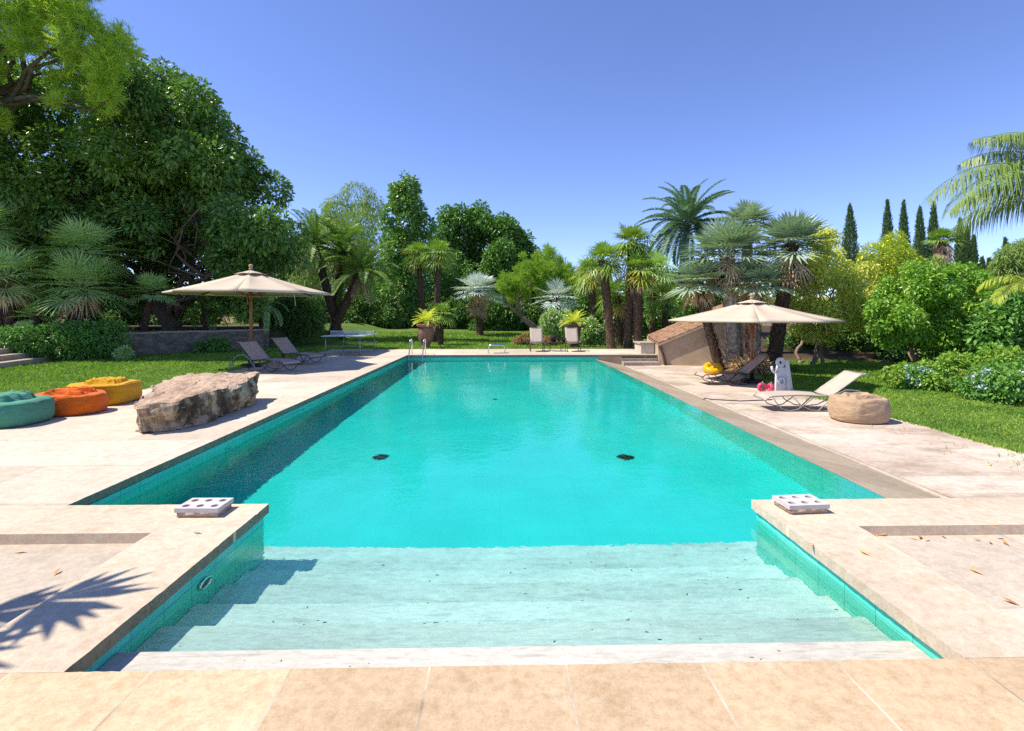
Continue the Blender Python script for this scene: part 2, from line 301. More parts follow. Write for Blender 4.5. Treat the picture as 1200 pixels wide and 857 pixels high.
def rock_mat():
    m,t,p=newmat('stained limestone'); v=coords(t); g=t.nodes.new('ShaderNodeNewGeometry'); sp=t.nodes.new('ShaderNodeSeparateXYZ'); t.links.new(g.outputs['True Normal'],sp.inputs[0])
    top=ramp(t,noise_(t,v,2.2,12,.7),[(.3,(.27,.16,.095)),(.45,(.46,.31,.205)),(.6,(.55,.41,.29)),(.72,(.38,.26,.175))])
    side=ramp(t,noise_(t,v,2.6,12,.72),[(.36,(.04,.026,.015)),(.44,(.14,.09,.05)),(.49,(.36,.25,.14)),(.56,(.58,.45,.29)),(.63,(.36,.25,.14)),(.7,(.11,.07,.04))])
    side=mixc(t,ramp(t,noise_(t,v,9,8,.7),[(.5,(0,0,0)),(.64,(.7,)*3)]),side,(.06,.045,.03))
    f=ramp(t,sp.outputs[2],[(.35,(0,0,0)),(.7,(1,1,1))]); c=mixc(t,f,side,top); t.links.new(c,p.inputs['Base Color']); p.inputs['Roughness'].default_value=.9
    bump(t,noise_(t,v,11,12,.75),p,.8,.05); return m
M['rock']=rock_mat()

L={ 'ficus':leaf_mat('ficus leaves',(.018,.046,.017),(.09,.16,.04),.36,.3,extra=(.20,.27,.05),spec=.5),
 'pine':leaf_mat('pine needles',(.10,.16,.025),(.27,.32,.07),.6,.5),
 'pine2':leaf_mat('umbrella pine needles',(.05,.11,.015),(.16,.22,.035),.6,.35),
 'chama':leaf_mat('grey green fan leaves',(.085,.14,.04),(.26,.34,.12),.5,.2),
 'hedge':leaf_mat('clipped hedge leaves',(.03,.085,.02),(.085,.165,.04),.45,.25),
 'date':leaf_mat('date palm leaflets',(.03,.07,.02),(.11,.165,.04),.45,.25),
 'datetall':leaf_mat('blue green date leaflets',(.04,.075,.045),(.12,.18,.11),.45,.2),
 'willow':leaf_mat('soft olive foliage',(.06,.10,.03),(.14,.19,.07),.55,.3),
 'magnolia':leaf_mat('glossy magnolia leaves',(.03,.075,.018),(.095,.165,.042),.35,.25,spec=.5),
 'round':leaf_mat('deep green leaves',(.02,.06,.012),(.075,.145,.03),.4,.2),
 'trachy':leaf_mat('fresh green fan leaves',(.026,.07,.014),(.125,.19,.035),.42,.2,extra=(.40,.33,.05)),
 'silver':leaf_mat('silver blue fan leaves',(.14,.18,.17),(.36,.42,.40),.5,.15),
 'bluefan':leaf_mat('blue grey fan leaves',(.06,.085,.05),(.20,.25,.165),.5,.15),
 'oleander':leaf_mat('oleander leaves',(.05,.12,.03),(.13,.22,.06),.45,.25),
 'olive':leaf_mat('olive leaves',(.15,.17,.035),(.34,.34,.11),.5,.35),
 'orange':leaf_mat('citrus leaves',(.04,.105,.012),(.125,.205,.03),.35,.3,spec=.5),
 'acacia':leaf_mat('feathery acacia leaves',(.085,.13,.018),(.2,.235,.04),.6,.4),
 'cypress':leaf_mat('cypress foliage',(.012,.032,.012),(.045,.085,.028),.7,.1),
 'queen':leaf_mat('queen palm leaflets',(.03,.06,.015),(.12,.165,.045),.4,.2),
 'yellowfrond':leaf_mat('yellowing palm leaflets',(.13,.17,.025),(.23,.26,.05),.45,.4),
 'cycad':leaf_mat('yellow green cycad leaves',(.22,.26,.02),(.34,.33,.05),.45,.3),
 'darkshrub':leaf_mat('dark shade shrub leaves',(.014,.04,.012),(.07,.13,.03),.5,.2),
 'lantana':leaf_mat('bright bedding leaves',(.045,.11,.015),(.12,.185,.035),.5,.3,extra=(.42,.22,.06)),
 'grass':leaf_mat('grass blades',(.035,.085,.012),(.145,.205,.04),.6,.35),
 'bronze':leaf_mat('bronze dome leaves',(.09,.055,.02),(.22,.16,.06),.6,.2),
 'blue':leaf_mat('pale blue petals',(.2,.24,.5),(.36,.4,.62),.6,.3),
 'white':leaf_mat('pink white petals',(.34,.24,.21),(.46,.42,.38),.6,.3),
 'yellowfl':leaf_mat('yellow blossom',(.6,.46,.02),(.75,.6,.05),.6,.3),
}

# ================================================================ SETTING
rng=np.random.default_rng(7)
XL,XR=-3.65,3.68           # pool walls
SL,SR=-1.98,2.19           # alcove with the steps
YN,YM,YF=2.33,4.33,20.0    # near coping, main basin, far coping
ZW=-.16; ZF=-1.30; ZR=-.40 # water, floor, lower terrace
LAWNX=-7.6; BACKY=23.3; RX=7.55

def wn(x,y,s,seed=0): return mnoise.noise(Vector((x*s+seed*7.3,y*s-seed*3.1,seed*1.7)))
def smooth(a,b,x): 
    t=np.clip((x-a)/(b-a),0,1); return t*t*(3-2*t)
def wall_line_y(x):   # foot of the low garden wall, from (-18,15.2) to (-11.2,24.6)
    return 15.2+(x+18.0)*(24.6-15.2)/(6.8)
def gz(x,y):
    """height of the ground"""
    z=-.03
    if x>-9: z=-.03-.39*float(smooth(4.2,6.8,x))*float(1-smooth(19.5,23.5,y))
    z+= .5*float(smooth(25,46,y))
    terr=0.0
    # planted terrace behind the garden wall
    d=(y-wall_line_y(x))/1.7 if x<-11.2 else (-3 if x>-8.5 else (y-27-(x+11.2)*1.2))
    terr=float(smooth(.15,.9,d))*(1-float(smooth(-11.3,-8.6,x))) if x<-8.5 else 0
    z=z*(1-terr)+terr*(.82+.02*max(0,y-25)*.3)
    if -7.4<x<7.4 and -3<y<23.1: z=-2.0 if y<22.9 else z
    z+=.02*wn(x,y,.5) if (x<-7.6 or x>7.6 or y>23.4) else 0
    return z
def soil_at(x,y):
    d=(y-wall_line_y(x)) if x<-11.2 else (-3 if x>-8.5 else y-27-(x+11.2)*1.2)
    s=float(smooth(0,.6,d))*(1-float(smooth(31,34,y)))*(1-float(smooth(-11.6,-10.4,x)))
    # beds at the palm cluster, under the trees and hedges on the right
    s=max(s, 1-float(smooth(1.2,2.2,math.hypot((x-8.6)/1.3,y-18.3)+.6*wn(x,y,.9))))
    s=max(s, float(smooth(20.2,21.4,y+.8*wn(x,y,.6)))*float(smooth(9.5,11,x)))
    s=max(s, float(smooth(46,49,y+wn(x,y,.3))))
    s=max(s, .7*float(smooth(11.2,12.2,x-(y-9)*.22)) if 5<y<14 else 0)
    return s
# ground: one sheet, fine near the garden, coarse to the horizon
def axis_pts(lo,hi,step,far):
    a=list(np.arange(lo,hi+1e-6,step)); s=step; x=hi
    while x<far: s*=1.35; x+=s; a.append(x)
    s=step; x=lo
    b=[]
    while x>-far: s*=1.35; x-=s; b.append(x)
    return np.array(b[::-1]+a)
gx=axis_pts(-24,20,.4,900); gy=axis_pts(-3,50,.4,900); gy=gy[gy>-60]
P=np.array([[(x,y,gz(x,y)) for y in gy] for x in gx])
mb=MB(); mb.grid(P); ground=struct(mb.build('ground',M['lawn']))
sv=np.array([soil_at(x,y) for x in gx for y in gy],np.float32); a_=ground.data.attributes.new('soil','FLOAT','POINT'); a_.data.foreach_set('value',sv)
dv=np.array([max(.55*float(smooth(33,36,y))*float(1-smooth(-14,-11,x)), .95*float(smooth(70,90,math.hypot(x,y))), .55*float(smooth(47,50,y))) for x in gx for y in gy],np.float32)
a_=ground.data.attributes.new('dry','FLOAT','POINT'); a_.data.foreach_set('value',dv)

def ragged(p,q,step=.035,amp=.0028,seed=1):
    p=V(*p);q=V(*q);n=max(1,int(np.linalg.norm(q-p)/step)); d=nrm(q-p); nn=V(-d[1],d[0]); out=[]
    r=np.random.default_rng(seed)
    for i in range(n):
        o=0 if i==0 else amp*(r.normal()*.5+1.0*mnoise.noise(Vector((i*.23,seed*3.3,0))))- (amp*2.2 if r.random()<.03 and i else 0)
        out.append(p+d*np.linalg.norm(q-p)*i/n+nn*o)
    return out
def slab(name,outline,z0,z1,mat,smooth=False,edge=None):
    """outline: list of 2-D points (anticlockwise); a closed slab"""
    o=np.array(outline); n=len(o); v=np.concatenate([np.c_[o,np.full(n,z1)],np.c_[o,np.full(n,z0)]])
    f=[tuple(range(n)),tuple(range(2*n-1,n-1,-1))]+[(i,i+n,(i+1)%n+n,(i+1)%n) for i in range(n)]
    m=MB(); m.add(v,f); ob=struct(m.build(name,mat,smooth=smooth))
    if name=='side_coping':
        ob.data.materials.append(M['riser'])
        for p_ in ob.data.polygons:
            if p_.index>1 and abs(p_.center.y-3.80)<.01: p_.material_index=1
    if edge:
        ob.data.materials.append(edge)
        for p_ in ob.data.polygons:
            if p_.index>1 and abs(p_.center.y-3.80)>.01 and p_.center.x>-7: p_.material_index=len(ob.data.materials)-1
    return ob
OH=.03; T=.075
M['riser']=stone_mat('honey stained riser',(1.0,.76,.52),(.84,.58,.36),(.5,.32,.18),.3,scale=3)
M['damp_shade_edge']=stone_mat('damp shaded slab edge',(.34,.28,.19),(.24,.19,.12),(.08,.075,.045),.6,scale=2.5)  # damp brown, plus the shade of the sun-averted side put into the colour
# near coping of honey slabs, its edge to the water a little chipped
slab('near_coping',[(-11,-3),(11,-3),(11,YN)]+ragged((SR-OH,YN),(SL+OH,YN),seed=2)+[(-11,YN)],-T,0,M['coping'])
# the raised band along the basin and the arms beside the steps (one L each side)
SKX,SKY=-2.55,3.80
slab('side_coping',[(-11,SKY),(SKX,SKY),(SKX,YN+.002),(SL+OH,YN+.002)]+ragged((SL+OH,YN+.002),(SL+OH,YM+OH),seed=3)[1:]+[(SL+OH,YM+OH)]+ragged((SL+OH,YM+OH),(XL+OH,YM+OH),seed=4)[1:]+[(XL+OH,YM+OH),(-11,YM+OH)],-T,0,M['coping_side'],edge=M['damp_shade_edge'])
slab('side_coping',[(SR-OH,YN+.002),(2.70,YN+.002),(2.70,SKY),(11,SKY),(11,YM+OH)]+ragged((11,YM+OH),(SR-OH,YM+OH),seed=5)[1:]+[(SR-OH,YM+OH)]+ragged((SR-OH,YM+OH),(SR-OH,YN+.002),seed=6)[1:],-T,0,M['coping_side'])
slab('sunken_paving',[(-11,YN),(SKX,YN),(SKX,SKY),(-11,SKY)],-.16,-T,M['paving_low'])
slab('sunken_paving',[(2.70,YN),(11,YN),(11,SKY),(2.70,SKY)],-.16,-T,M['paving_low'])
# terrace on the lawn side, its outer edge softened by grass
edge=[(LAWNX+.12*wn(y,0,.8),y) for y in np.arange(23.0,4.4,-.35)]
slab('terrace',[(-11,YM+OH+.002)]+[(XL+OH,YM+OH+.002)]+ragged((XL+OH,YM+OH+.002),(XL+OH,YF-OH),seed=8)[1:]+[(XL+OH,YF-OH)]+ragged((XL+OH,YF-OH),(XR-.15,YF-OH),.2,seed=9)[1:]+[(XR-.15,YF-OH),(6.3,YF-OH),(6.3,BACKY),(LAWNX,BACKY)]+edge+[(-11,4.6)],-T,0,M['paving'],edge=M['damp_shade_edge'])
# pool shell
m=MB(); m.box(XL-.3,XL,YM,YF+.3,ZF-.3,-T-.022); m.box(XL,XR+.25,YF,YF+.3,ZF-.3,-T-.022); m.box(XL-.3,SL-.3,YM-.3,YM,ZF-.3,-T-.022); m.box(SL-.3,SL,YN-.3,YM,ZF-.3,-T-.022)
m.box(SL,SR,YN-.3,YN,ZF-.3,-T-.022); m.box(SR,SR+.3,YN-.3,YM,ZF-.3,-T-.022); m.box(SR+.3,XR+.25,YM-.3,YM,ZF-.3,-T-.022)
m.box(XR,XR+.012,YM,YF,ZF-.3,ZW-.008)
shell=struct(m.build('pool_wall',M['tile_wall'],smooth=False))
m=MB(); e=.018
for q in ((XL-.3,XL-e,YM-.2,YF+.3),(XL-.3,XR+.25,YF+e,YF+.3),(XL-.3,SL-e,YM-.3,YM-e),(SL-.3,SL-e,YN-.3,YM-e),(SL-.3,SR+.3,YN-.3,YN-e),(SR+e,SR+.3,YN-.3,YM-e),(SR+e,XR+.25,YM-.3,YM-e)): m.box(*q,-T-.03,-T-.0005)
M['gap_shade']=rough_mat('dark coping shade',[(.3,(.05,.05,.035)),(.7,(.11,.10,.07))],8,.9,.3,.005); struct(m.build('coping_gap_shade',M['gap_shade'],smooth=False))  # recessed strip; its dark colour paints in the shadow gap under the coping
m=MB(); m.box(XL,XR,YN,YF,ZF-.2,ZF); pfloor=struct(m.build('pool_floor',M['tile_floor'],smooth=False))
steps=[]
tr=[2.69,3.03,3.37,3.72,4.03,4.33,4.67]
for i,y in enumerate(tr):
    m=MB(); m.box(SL+.001,SR-.001,YN if i==0 else tr[i-1]-.05,min(y,YM-.001) if i==5 else y,ZF-.02+i*.001,-.145-.145*i)
    if i==6: m=MB(); m.box(SL-.7,SR+.7,YM+.001,y,ZF-.02+i*.001,-.145-.145*i)
    o=struct(m.build('pool_step',M['step_dry'] if i==0 else M['step_stone_%d'%i],smooth=False,bevel=.006)); steps.append(o)
NX,NY=40,90
gxw=np.linspace(XL-.01,XR+.004,NX); gyw=np.linspace(YN-.02,YF+.01,NY)
Pw=np.array([[(x,y,ZW+.0012*math.sin(x*3+y*1.7)+.0008*math.sin(y*4.1-x*2.2)) for y in gyw] for x in gxw])
m=MB(); m.grid(Pw); water=struct(m.build('pool_water',M['water']))
water.cycles.is_caustics_caster=True
for o in [shell,pfloor]+steps: o.cycles.is_caustics_receiver=True
# overflow apron, its drain channel and the lower terrace
XD=4.76; AY0=YM+.06
AX0=XR+.0005
m=MB(); m.add([(AX0,AY0,ZW-.004),(XD,AY0,ZR+.002),(XD,YF-OH-.01,ZR+.002),(AX0,YF-OH-.01,ZW-.004),(AX0,AY0,ZW-.0055),(XD,AY0,-1),(XD,YF-OH-.01,-1),(AX0,YF-OH-.01,ZW-.0055)],[(0,1,2,3),(0,4,5,1),(1,5,6,2),(2,6,7,3),(3,7,4,0)])
struct(m.build('overflow_apron',M['apron'],smooth=False))
m=MB(); m.box(XD+.002,XD+.034,AY0,YF-.1,-.9,ZR-.05); m.box(XD+.11,XD+.15,AY0,YF-.1,-.9,ZR-.05); struct(m.build('drain_channel',M['dark_plastic'],smooth=False))
m=MB(); m.box(XD+.036,XD+.108,AY0,YF-.1,-.9,ZR+.004); struct(m.build('drain_cover',M['paving'],smooth=False))
redge=[(RX+.10*wn(y,5,.9)+(0 if y<13 else .12*(y-13)),y) for y in np.arange(4.4,20.6,.3)]
slab('lower_terrace',[(XD+.152,AY0)]+redge+[(9.0,22),(XD+.152,22)],-.9,ZR,M['paving_right'])
# two steps up from the lower terrace
XS0,XS1=4.75,6.15
m=MB(); m.box(XR+.2,XS0,YF-.02,YF+.25,-.9,-T); struct(m.build('terrace_riser',M['plaster'],smooth=False))
for i in range(2):
    m=MB(); m.box(XS0+.002,XS1,YF-.32*(2-i)+.3-.02,YF+.3,-.9,ZR+.135*(i+1)); struct(m.build('terrace_step',M['garden_step'],smooth=False,bevel=.01))

# grass blades where the lawn can be seen close to
def blades(n,fx,seed,h=(.025,.052),wd=.009):
    r=np.random.default_rng(seed); pts=[]
    while len(pts)<n:
        x,y=fx(r)
        if soil_at(x,y)>.5 and r.random()<.93: continue
        pts.append((x,y,gz(x,y)))
    p=np.array(pts); d=np.hypot(p[:,0],p[:,1]); k=np.clip(d/9,1,4)
    a=r.uniform(0,2*PI,n); s=np.stack([np.cos(a),np.sin(a),0*a],1)*(wd*k*r.uniform(.7,1.4,n))[:,None]
    hh=r.uniform(*h,n)*np.clip(d/14,1,1.7); b=r.normal(0,.35,(n,3))*hh[:,None]; b[:,2]=hh
    p=p-V(0,0,.01)
    q=np.stack([p-s,p+s,p+b*.7+s*.6,p+b],1); lo=np.array([mnoise.noise(Vector((x*.7,y*.7,3.)))+.6*mnoise.noise(Vector((x*2.3,y*2.3,9.))) for x,y,_ in pts]); return q,np.clip(r.normal(.45,.2,n)+.55*lo,0,1)
gm=MB()
def zl(r):
    y=6+18*r.random()**1.3; return (LAWNX+.02-abs(r.normal(0,.02))-r.random()*(min(11,y*.95-4.5)), y)
gm.quads(*blades(52000,zl,1))
def zr_(r):
    y=5.5+15*r.random()**1.2; e=RX+.03+(0 if y<13 else .12*(y-13))+.10*wn(y,5,.9); return (e+r.random()*6.5,y)
gm.quads(*blades(60000,zr_,2))
def zb(r): return (r.uniform(-9,8),23.35+14*r.random()**1.6)
gm.quads(*blades(30000,zb,3,h=(.03,.06)))
def ze(r):
    k=r.random()
    if k<.4: y=r.uniform(6,23); return (LAWNX+.03*r.normal()+.12*wn(y,0,.8),y)
    y=r.uniform(5.5,20); return (RX-.02+.04*r.normal()+(0 if y<13 else .12*(y-13))+.10*wn(y,5,.9),y)
gm.quads(*blades(5000,ze,4,h=(.05,.11)))
o=gm.build('grass',L['grass'],smooth=False); tag(o,'short green lawn grass growing along both sides of the paving','grass',kind='stuff')

# ================================================================ WALLS, BUILDING, POOL FITTINGS
def wall_along(name,label,p,q,h0,z0,th,mat,cat,cap=None):
    p=V(*p);q=V(*q); d=nrm(q-p); nn=V(-d[1],d[0])*th/2; c=(p+q)/2
    t=thing(name,label,cat,(c[0],c[1],z0)); n=24; mm=MB(); vs=[]
    for i in range(n+1):
        s=p+(q-p)*i/n; zt=z0+h0+.03*wn(s[0],s[1],1.3)
        for sg in (1,-1):
            e=.02*wn(s[0],s[1],2.1,sg); b=s+nn*(sg*(1+e)); vs+=[(*b,z0),(*b,zt)]
    f=[]
    for i in range(n):
        a=i*4;b=a+4
        f+=[(a,b,b+1,a+1),(a+2,a+3,b+3,b+2),(a+1,b+1,b+3,a+3)]
    f+=[(0,1,3,2),(n*4,n*4+2,n*4+3,n*4+1)]
    mm.add(vs,f); mm.build('masonry',mat,t,smooth=False)
    if cap:
        mm=MB(); vs=[]
        for i in range(n+1):
            s=p+(q-p)*i/n; zt=z0+h0+.035+.03*wn(s[0],s[1],1.3)
            for sg in (1,-1):
                b=s+nn*(sg*1.18); vs+=[(*b,zt-.03),(*b,zt+.05)]
        f=[]
        for i in range(n):
            a=i*4;b=a+4; f+=[(a,b,b+1,a+1),(a+2,a+3,b+3,b+2),(a+1,b+1,b+3,a+3)]
        f+=[(0,1,3,2),(n*4,n*4+2,n*4+3,n*4+1)]
        mm.add(vs,f); mm.build('coping_stones',cap,t,smooth=False)
    return t
wall_along('garden_wall','low rubble stone retaining wall holding the shaded planted terrace behind the lawn',(-14.6,wall_line_y(-14.6)-.1),(-11.1,wall_line_y(-11.1)-.1),.86,-.05,.35,M['rubble'],'wall',M['garden_step'])
t=thing('garden_steps','weathered stone garden steps climbing beside the clipped hedge','steps',(-15.3,16.4,-.03))
for i in range(4):
    mm=MB(); dx=-.38*i; a=[(-14.45+dx,13.6),(-15.45+dx,18.3-.15*i),(-18.5,18.3-.15*i),(-18.5,13.6)]
    v=[(x,y,-.1) for x,y in a]+[(x,y,.17*(i+1)-.03) for x,y in a]
    mm.add(v,[(0,3,2,1),(4,5,6,7),(0,1,5,4),(1,2,6,5),(2,3,7,6),(3,0,4,7)]); mm.build('tread',M['garden_step'],t,smooth=False,bevel=.02)

# sloped shed with tiled roof behind the palm trunks
BY=19.75
t=thing('garden_shed','weathered beige plaster shed with a sloping clay tile roof behind the palm trunks','shed',(8,BY,ZR))
SK=lambda x: BY+.15-(x-6.18)*.24
mm=MB(); prof=[(6.18,ZR-.2),(9.2,ZR-.2),(9.2,1.79),(8.7,1.56),(6.18,.42)]
n=len(prof); v=[(x,SK(x),z) for x,z in prof]+[(x,SK(x)+1.55,z+(.2 if i>1 else 0)) for i,(x,z) in enumerate(prof)]
mm.add(v,[tuple(range(n)),tuple(range(2*n-1,n-1,-1))]+[(i,(i+n),(i+1)%n+n,(i+1)%n) for i in range(n)])
mm.build('wall',M['plaster'],t,smooth=False)
rt=None
mm=MB()
def roofz(s,dy): x=6.12+s*(9.3-6.12); z=.42+(x-6.18)*.4524+.06+dy*.16; return x,z
nr=6
for k in range(nr):      # rows of barrel tiles running down the slope
    y0=BY-.10+k*.25
    for j in range(9):
        s0=j/9; s1=(j+1.12)/9; P=[]
        for s in (s0,min(1,s1)):
            row=[]
            for a in np.linspace(0,PI,6):
                x,z=roofz(s,y0-BY); row.append((x,y0+SK(x)-BY+.125-.115*math.cos(a),z+.075*math.sin(a)+(.02 if s==s0 else -.0)))
            P.append(row)
        mm.grid(P)
    P=[]
    for s in np.linspace(0,1,6):
        x,z=roofz(s,y0-BY); P.append([(x,y0+SK(x)-BY-.02,z-.02),(x,y0+SK(x)-BY+.27,z-.02+.05)])
    mm.grid(P)
rf=mm.build('roof',M['roof_tile'],t)
mm=MB(); x0,z0=roofz(0,-.1); x1,z1=roofz(1,-.1)
d0,d1=SK(x0),SK(x1); mm.add([(x0,d0-.12,z0-.10),(x1,d1-.12,z1-.10),(x1,d1-.12,z1-.03),(x0,d0-.12,z0-.03),(x0,d0+.02,z0-.10),(x1,d1+.02,z1-.10),(x1,d1+.02,z1-.03),(x0,d0+.02,z0-.03)],[(0,1,2,3),(4,7,6,5),(0,4,5,1),(3,2,6,7),(0,3,7,4),(1,5,6,2)]); mm.build('eave',M['garden_step'],t,smooth=False)
mm=MB(); mm.tube([(6.2,BY+.08,.42),(6.23,BY+.06,.30),(6.3,BY+.04,.1),(6.38,BY+.02,-.2),(6.42,BY+.0,ZR)],.05,8); mm.build('drainpipe',M['pot_dark'],t)
t=thing('plaster_block','low cream rendered block with a thin stone top beside the shed roof','pillar',(5.85,20.6,0))
mm=MB(); mm.box(5.62,6.16,20.35,21.3,-.075,.40); mm.build('block',M['plaster_white'],t,smooth=False,bevel=.01)
mm=MB(); mm.box(5.56,6.24,20.29,21.36,.402,.46); mm.build('top_stone',M['garden_step'],t,smooth=False,bevel=.01)

def ring_light(c,axis,label,name='pool_light'):
    t=thing(name,label,'pool light',c); s=1 if axis=='x+' else -1
    mm=MB(); mm.torus((c[0]+s*.012,c[1],c[2]),.062,.011,'x',24,8); mm.build('ring',M['steel'],t)
    mm=MB(); mm.tube([(c[0]+s*.001,c[1],c[2]),(c[0]+s*.014,c[1],c[2])],.055,20); mm.build('lens',M['iron_dark'],t)
ring_light((SL,3.46,-.24),'x+','round steel pool light set in the green tiled wall beside the steps')
ring_light((XL,6.95,-.33),'x+','round pool light in the long shaded tiled wall of the main basin')
def drain(x,y,label,k=1.0):
    t=thing('floor_drain',label,'drain',(x,y,ZF),'drains in the pool floor'); mm=MB(); mm.lathe([(.11*k,0),(.11*k,.012),(.09*k,.018),(.0,.02)],(x,y,ZF+.002),24); mm.build('cover',M['dark_plastic'],t)
    mm=MB(); mm.torus((x,y,ZF+.014),.115*k,.01,'z',24,6); mm.build('rim',M['dark_plastic'],t)
for (px,D,l) in ((446,7.45,'dark round drain in the pool floor on the tree side, nearer the steps'),(733,7.45,'dark round drain in the pool floor on the overflow side, nearer the steps'),(580,11.8,'dark round drain at mid length of the pool floor'),(523,16,'dark round drain in the pool floor nearest the ladder')):
    p=at(px,400,D); drain(p.x,p.y,l,1.0 if D<8 else .45)

# pool ladder at the far end
def handrail(px,t):
    p=at(px,HY,YF+.0); x=p.x; mm=MB()
    pts=[(x+.0,YF+.62,-.02),(x,YF+.62,.42)]+[(x,YF+.62-.23*(1-math.cos(a)),.42+.2*math.sin(a)) for a in np.linspace(.3,PI-.3,8)]+[(x,YF+.14,.36),(x,YF-.06,0),(x,YF-.12,-.5),(x,YF-.12,-1.0)]
    mm.tube(pts,.022,8); mm.build('handrail',M['steel'],t)
    return x
t=thing('pool_ladder','polished steel pool ladder with two looped handrails at the end of the basin','ladder',(at(488,HY,YF).x,YF+.2,0))
xa=handrail(480,t); xb=handrail(496,t)
for z in (-.35,-.6,-.85):
    mm=MB(); mm.box(xa,xb,YF-.16,YF-.08,z-.015,z+.015); mm.build('rung',M['steel'],t)
# low steel arch by the far edge
p=at(582,HY,20.9); t=thing('steel_arch','low polished steel arch stool standing on the far paving','stool',(p.x,p.y,0))
mm=MB(); prof=[(-.34,.0),(-.34,.2),(-.31,.29),(-.24,.33),(.24,.33),(.31,.29),(.34,.2),(.34,0)]
for yy in (-.2,.2): mm.tube([(p.x+a,p.y+yy,b) for a,b in prof],.022,8)
mm.build('frame',M['steel'],t)
mm=MB(); mm.grid([[(p.x+a,p.y+yy,b+.012) for yy in (-.22,.22)] for a,b in prof[2:6]]); o=mm.build('seat',M['steel'],t); o.modifiers.new('solid','SOLIDIFY').thickness=.015

# ================================================================ UMBRELLAS
def umbrella(c,zr,zt,rad,rot,label,strap_az,base=True):
    t=thing('garden_umbrella',label,'umbrella',c,'large beige garden umbrellas')
    x,y,zb=c; n=8; mm=MB(); ns=7; nk=6
    ang=lambda i: rot+2*PI*i/n
    for i in range(n):
        a0,a1=ang(i),ang(i+1); P=[]
        for r in range(ns+1):
            f=r/ns; row=[]
            for k in range(nk+1):
                g=k/nk; px=(1-g)*math.cos(a0)+g*math.cos(a1); py=(1-g)*math.sin(a0)+g*math.sin(a1)
                sag=4*g*(1-g)
                rr=rad*f*(1-.045*sag*f); zz=zt-.10-(zt-.10-zr)*(f**.97)-.075*math.sin(f*PI)*sag*1.0-.015*math.sin(PI*f)
                row.append((x+px*rr,y+py*rr,zz))
            P.append(row)
        mm.grid(P)
        # hem hanging a little under the rim
        e=[(P[-1][k],(P[-1][k][0]*.997+x*.003,P[-1][k][1]*.997+y*.003,P[-1][k][2]-.05)) for k in range(nk+1)]; mm.grid(e)
    o=mm.build('canopy',M['canvas'],t); s=o.modifiers.new('solid','SOLIDIFY'); s.thickness=.006
    mm=MB()
    for i in range(n):
        a0,a1=ang(i),ang(i+1); P=[]
        for r in range(4):
            f=r/3; row=[]
            for k in range(5):
                g=k/4; px=(1-g)*math.cos(a0)+g*math.cos(a1); py=(1-g)*math.sin(a0)+g*math.sin(a1); rr=rad*.2*f*(1-.05*math.sin(g*PI)*f)
                row.append((x+px*rr,y+py*rr,zt-.07-(zt-.1-zr)*.205*f-.004*f+.020*math.sin(g*PI)*f*f))
            P.append(row)
        mm.grid(P)
    o=mm.build('vent_cap',M['canvas'],t); o.modifiers.new('solid','SOLIDIFY').thickness=.006
    mm=MB(); mm.tube([(x,y,zb+.02),(x,y,zt-.06)],.042,12); mm.build('pole',M['wood'],t)
    mm=MB(); mm.lathe([(.045,-.06),(.06,-.04),(.05,-.015),(.03,0),(.055,.03),(.065,.06),(.045,.095),(.0,.11)],(x,y,zt),14); mm.build('finial',M['bag_beige'],t)
    mm=MB(); mm.lathe([(.045,-.05),(.085,-.05),(.085,.05),(.045,.05)],(x,y,zr-.1),16); mm.build('hub',M['wood'],t)
    for i in range(n):
        a=ang(i); ca,sa=math.cos(a),math.sin(a); mm=MB()
        f=lambda q: zt-.125-(zt-.10-zr)*q**.97-.015*math.sin(PI*q)
        mm.tube([(x+ca*rad*q,y+sa*rad*q,f(q)-.01) for q in (.02,.3,.6,.985)],.016,6)
        rb=mm.build('rib',M['wood'],t)
        mm=MB(); mm.tube([(x+ca*.07,y+sa*.07,zr-.1),(x+ca*rad*.5,y+sa*rad*.5,f(.5)-.02)],.013,6)
        st=mm.build('strut',M['wood'],rb,local=True,off=(-x,-y,-zb))
    a=strap_az; mm=MB(); q=.80; sx,sy=x+math.cos(a)*rad*q,y+math.sin(a)*rad*q; mm.tube([(sx,sy,zr+.02),(sx+.02,sy,zr-.12),(sx+.05,sy,zr-.30),(sx+.05,sy,zr-.42)],.018,6,squash=.4); mm.build('tie_strap',M['sling_cream'],t)
    mm=MB(); mm.tube([(x+.05,y-.06,zr-.05),(x+.045,y-.055,zr-.3),(x+.07,y-.06,zr-.45)],.02,6,squash=.5); mm.tube([(x-.08,y-.05,zr-.03),(x-.085,y-.05,zr-.38)],.018,6); mm.build('pull_cord',M['wood'],t)
    mm=MB(); mm.lathe([(.30,0),(.30,.06),(.27,.09),(.075,.10),(.065,.42),(.05,.43)],(x,y,zb),24); mm.build('base',M['dark_plastic'],t)
    return t
pL=at(294,HY,15.5); umbrella((pL.x,pL.y,0.0),2.24,3.0,2.3,R(-72),'beige canvas umbrella on a wooden pole shading the two taupe loungers',R(-28))
pR=at(881,HY,15.0); umbrella((pR.x,pR.y,ZR),1.42,2.10,2.34,R(-67),'beige canvas umbrella standing in front of the palm trunks over a dark lounger',R(-20))

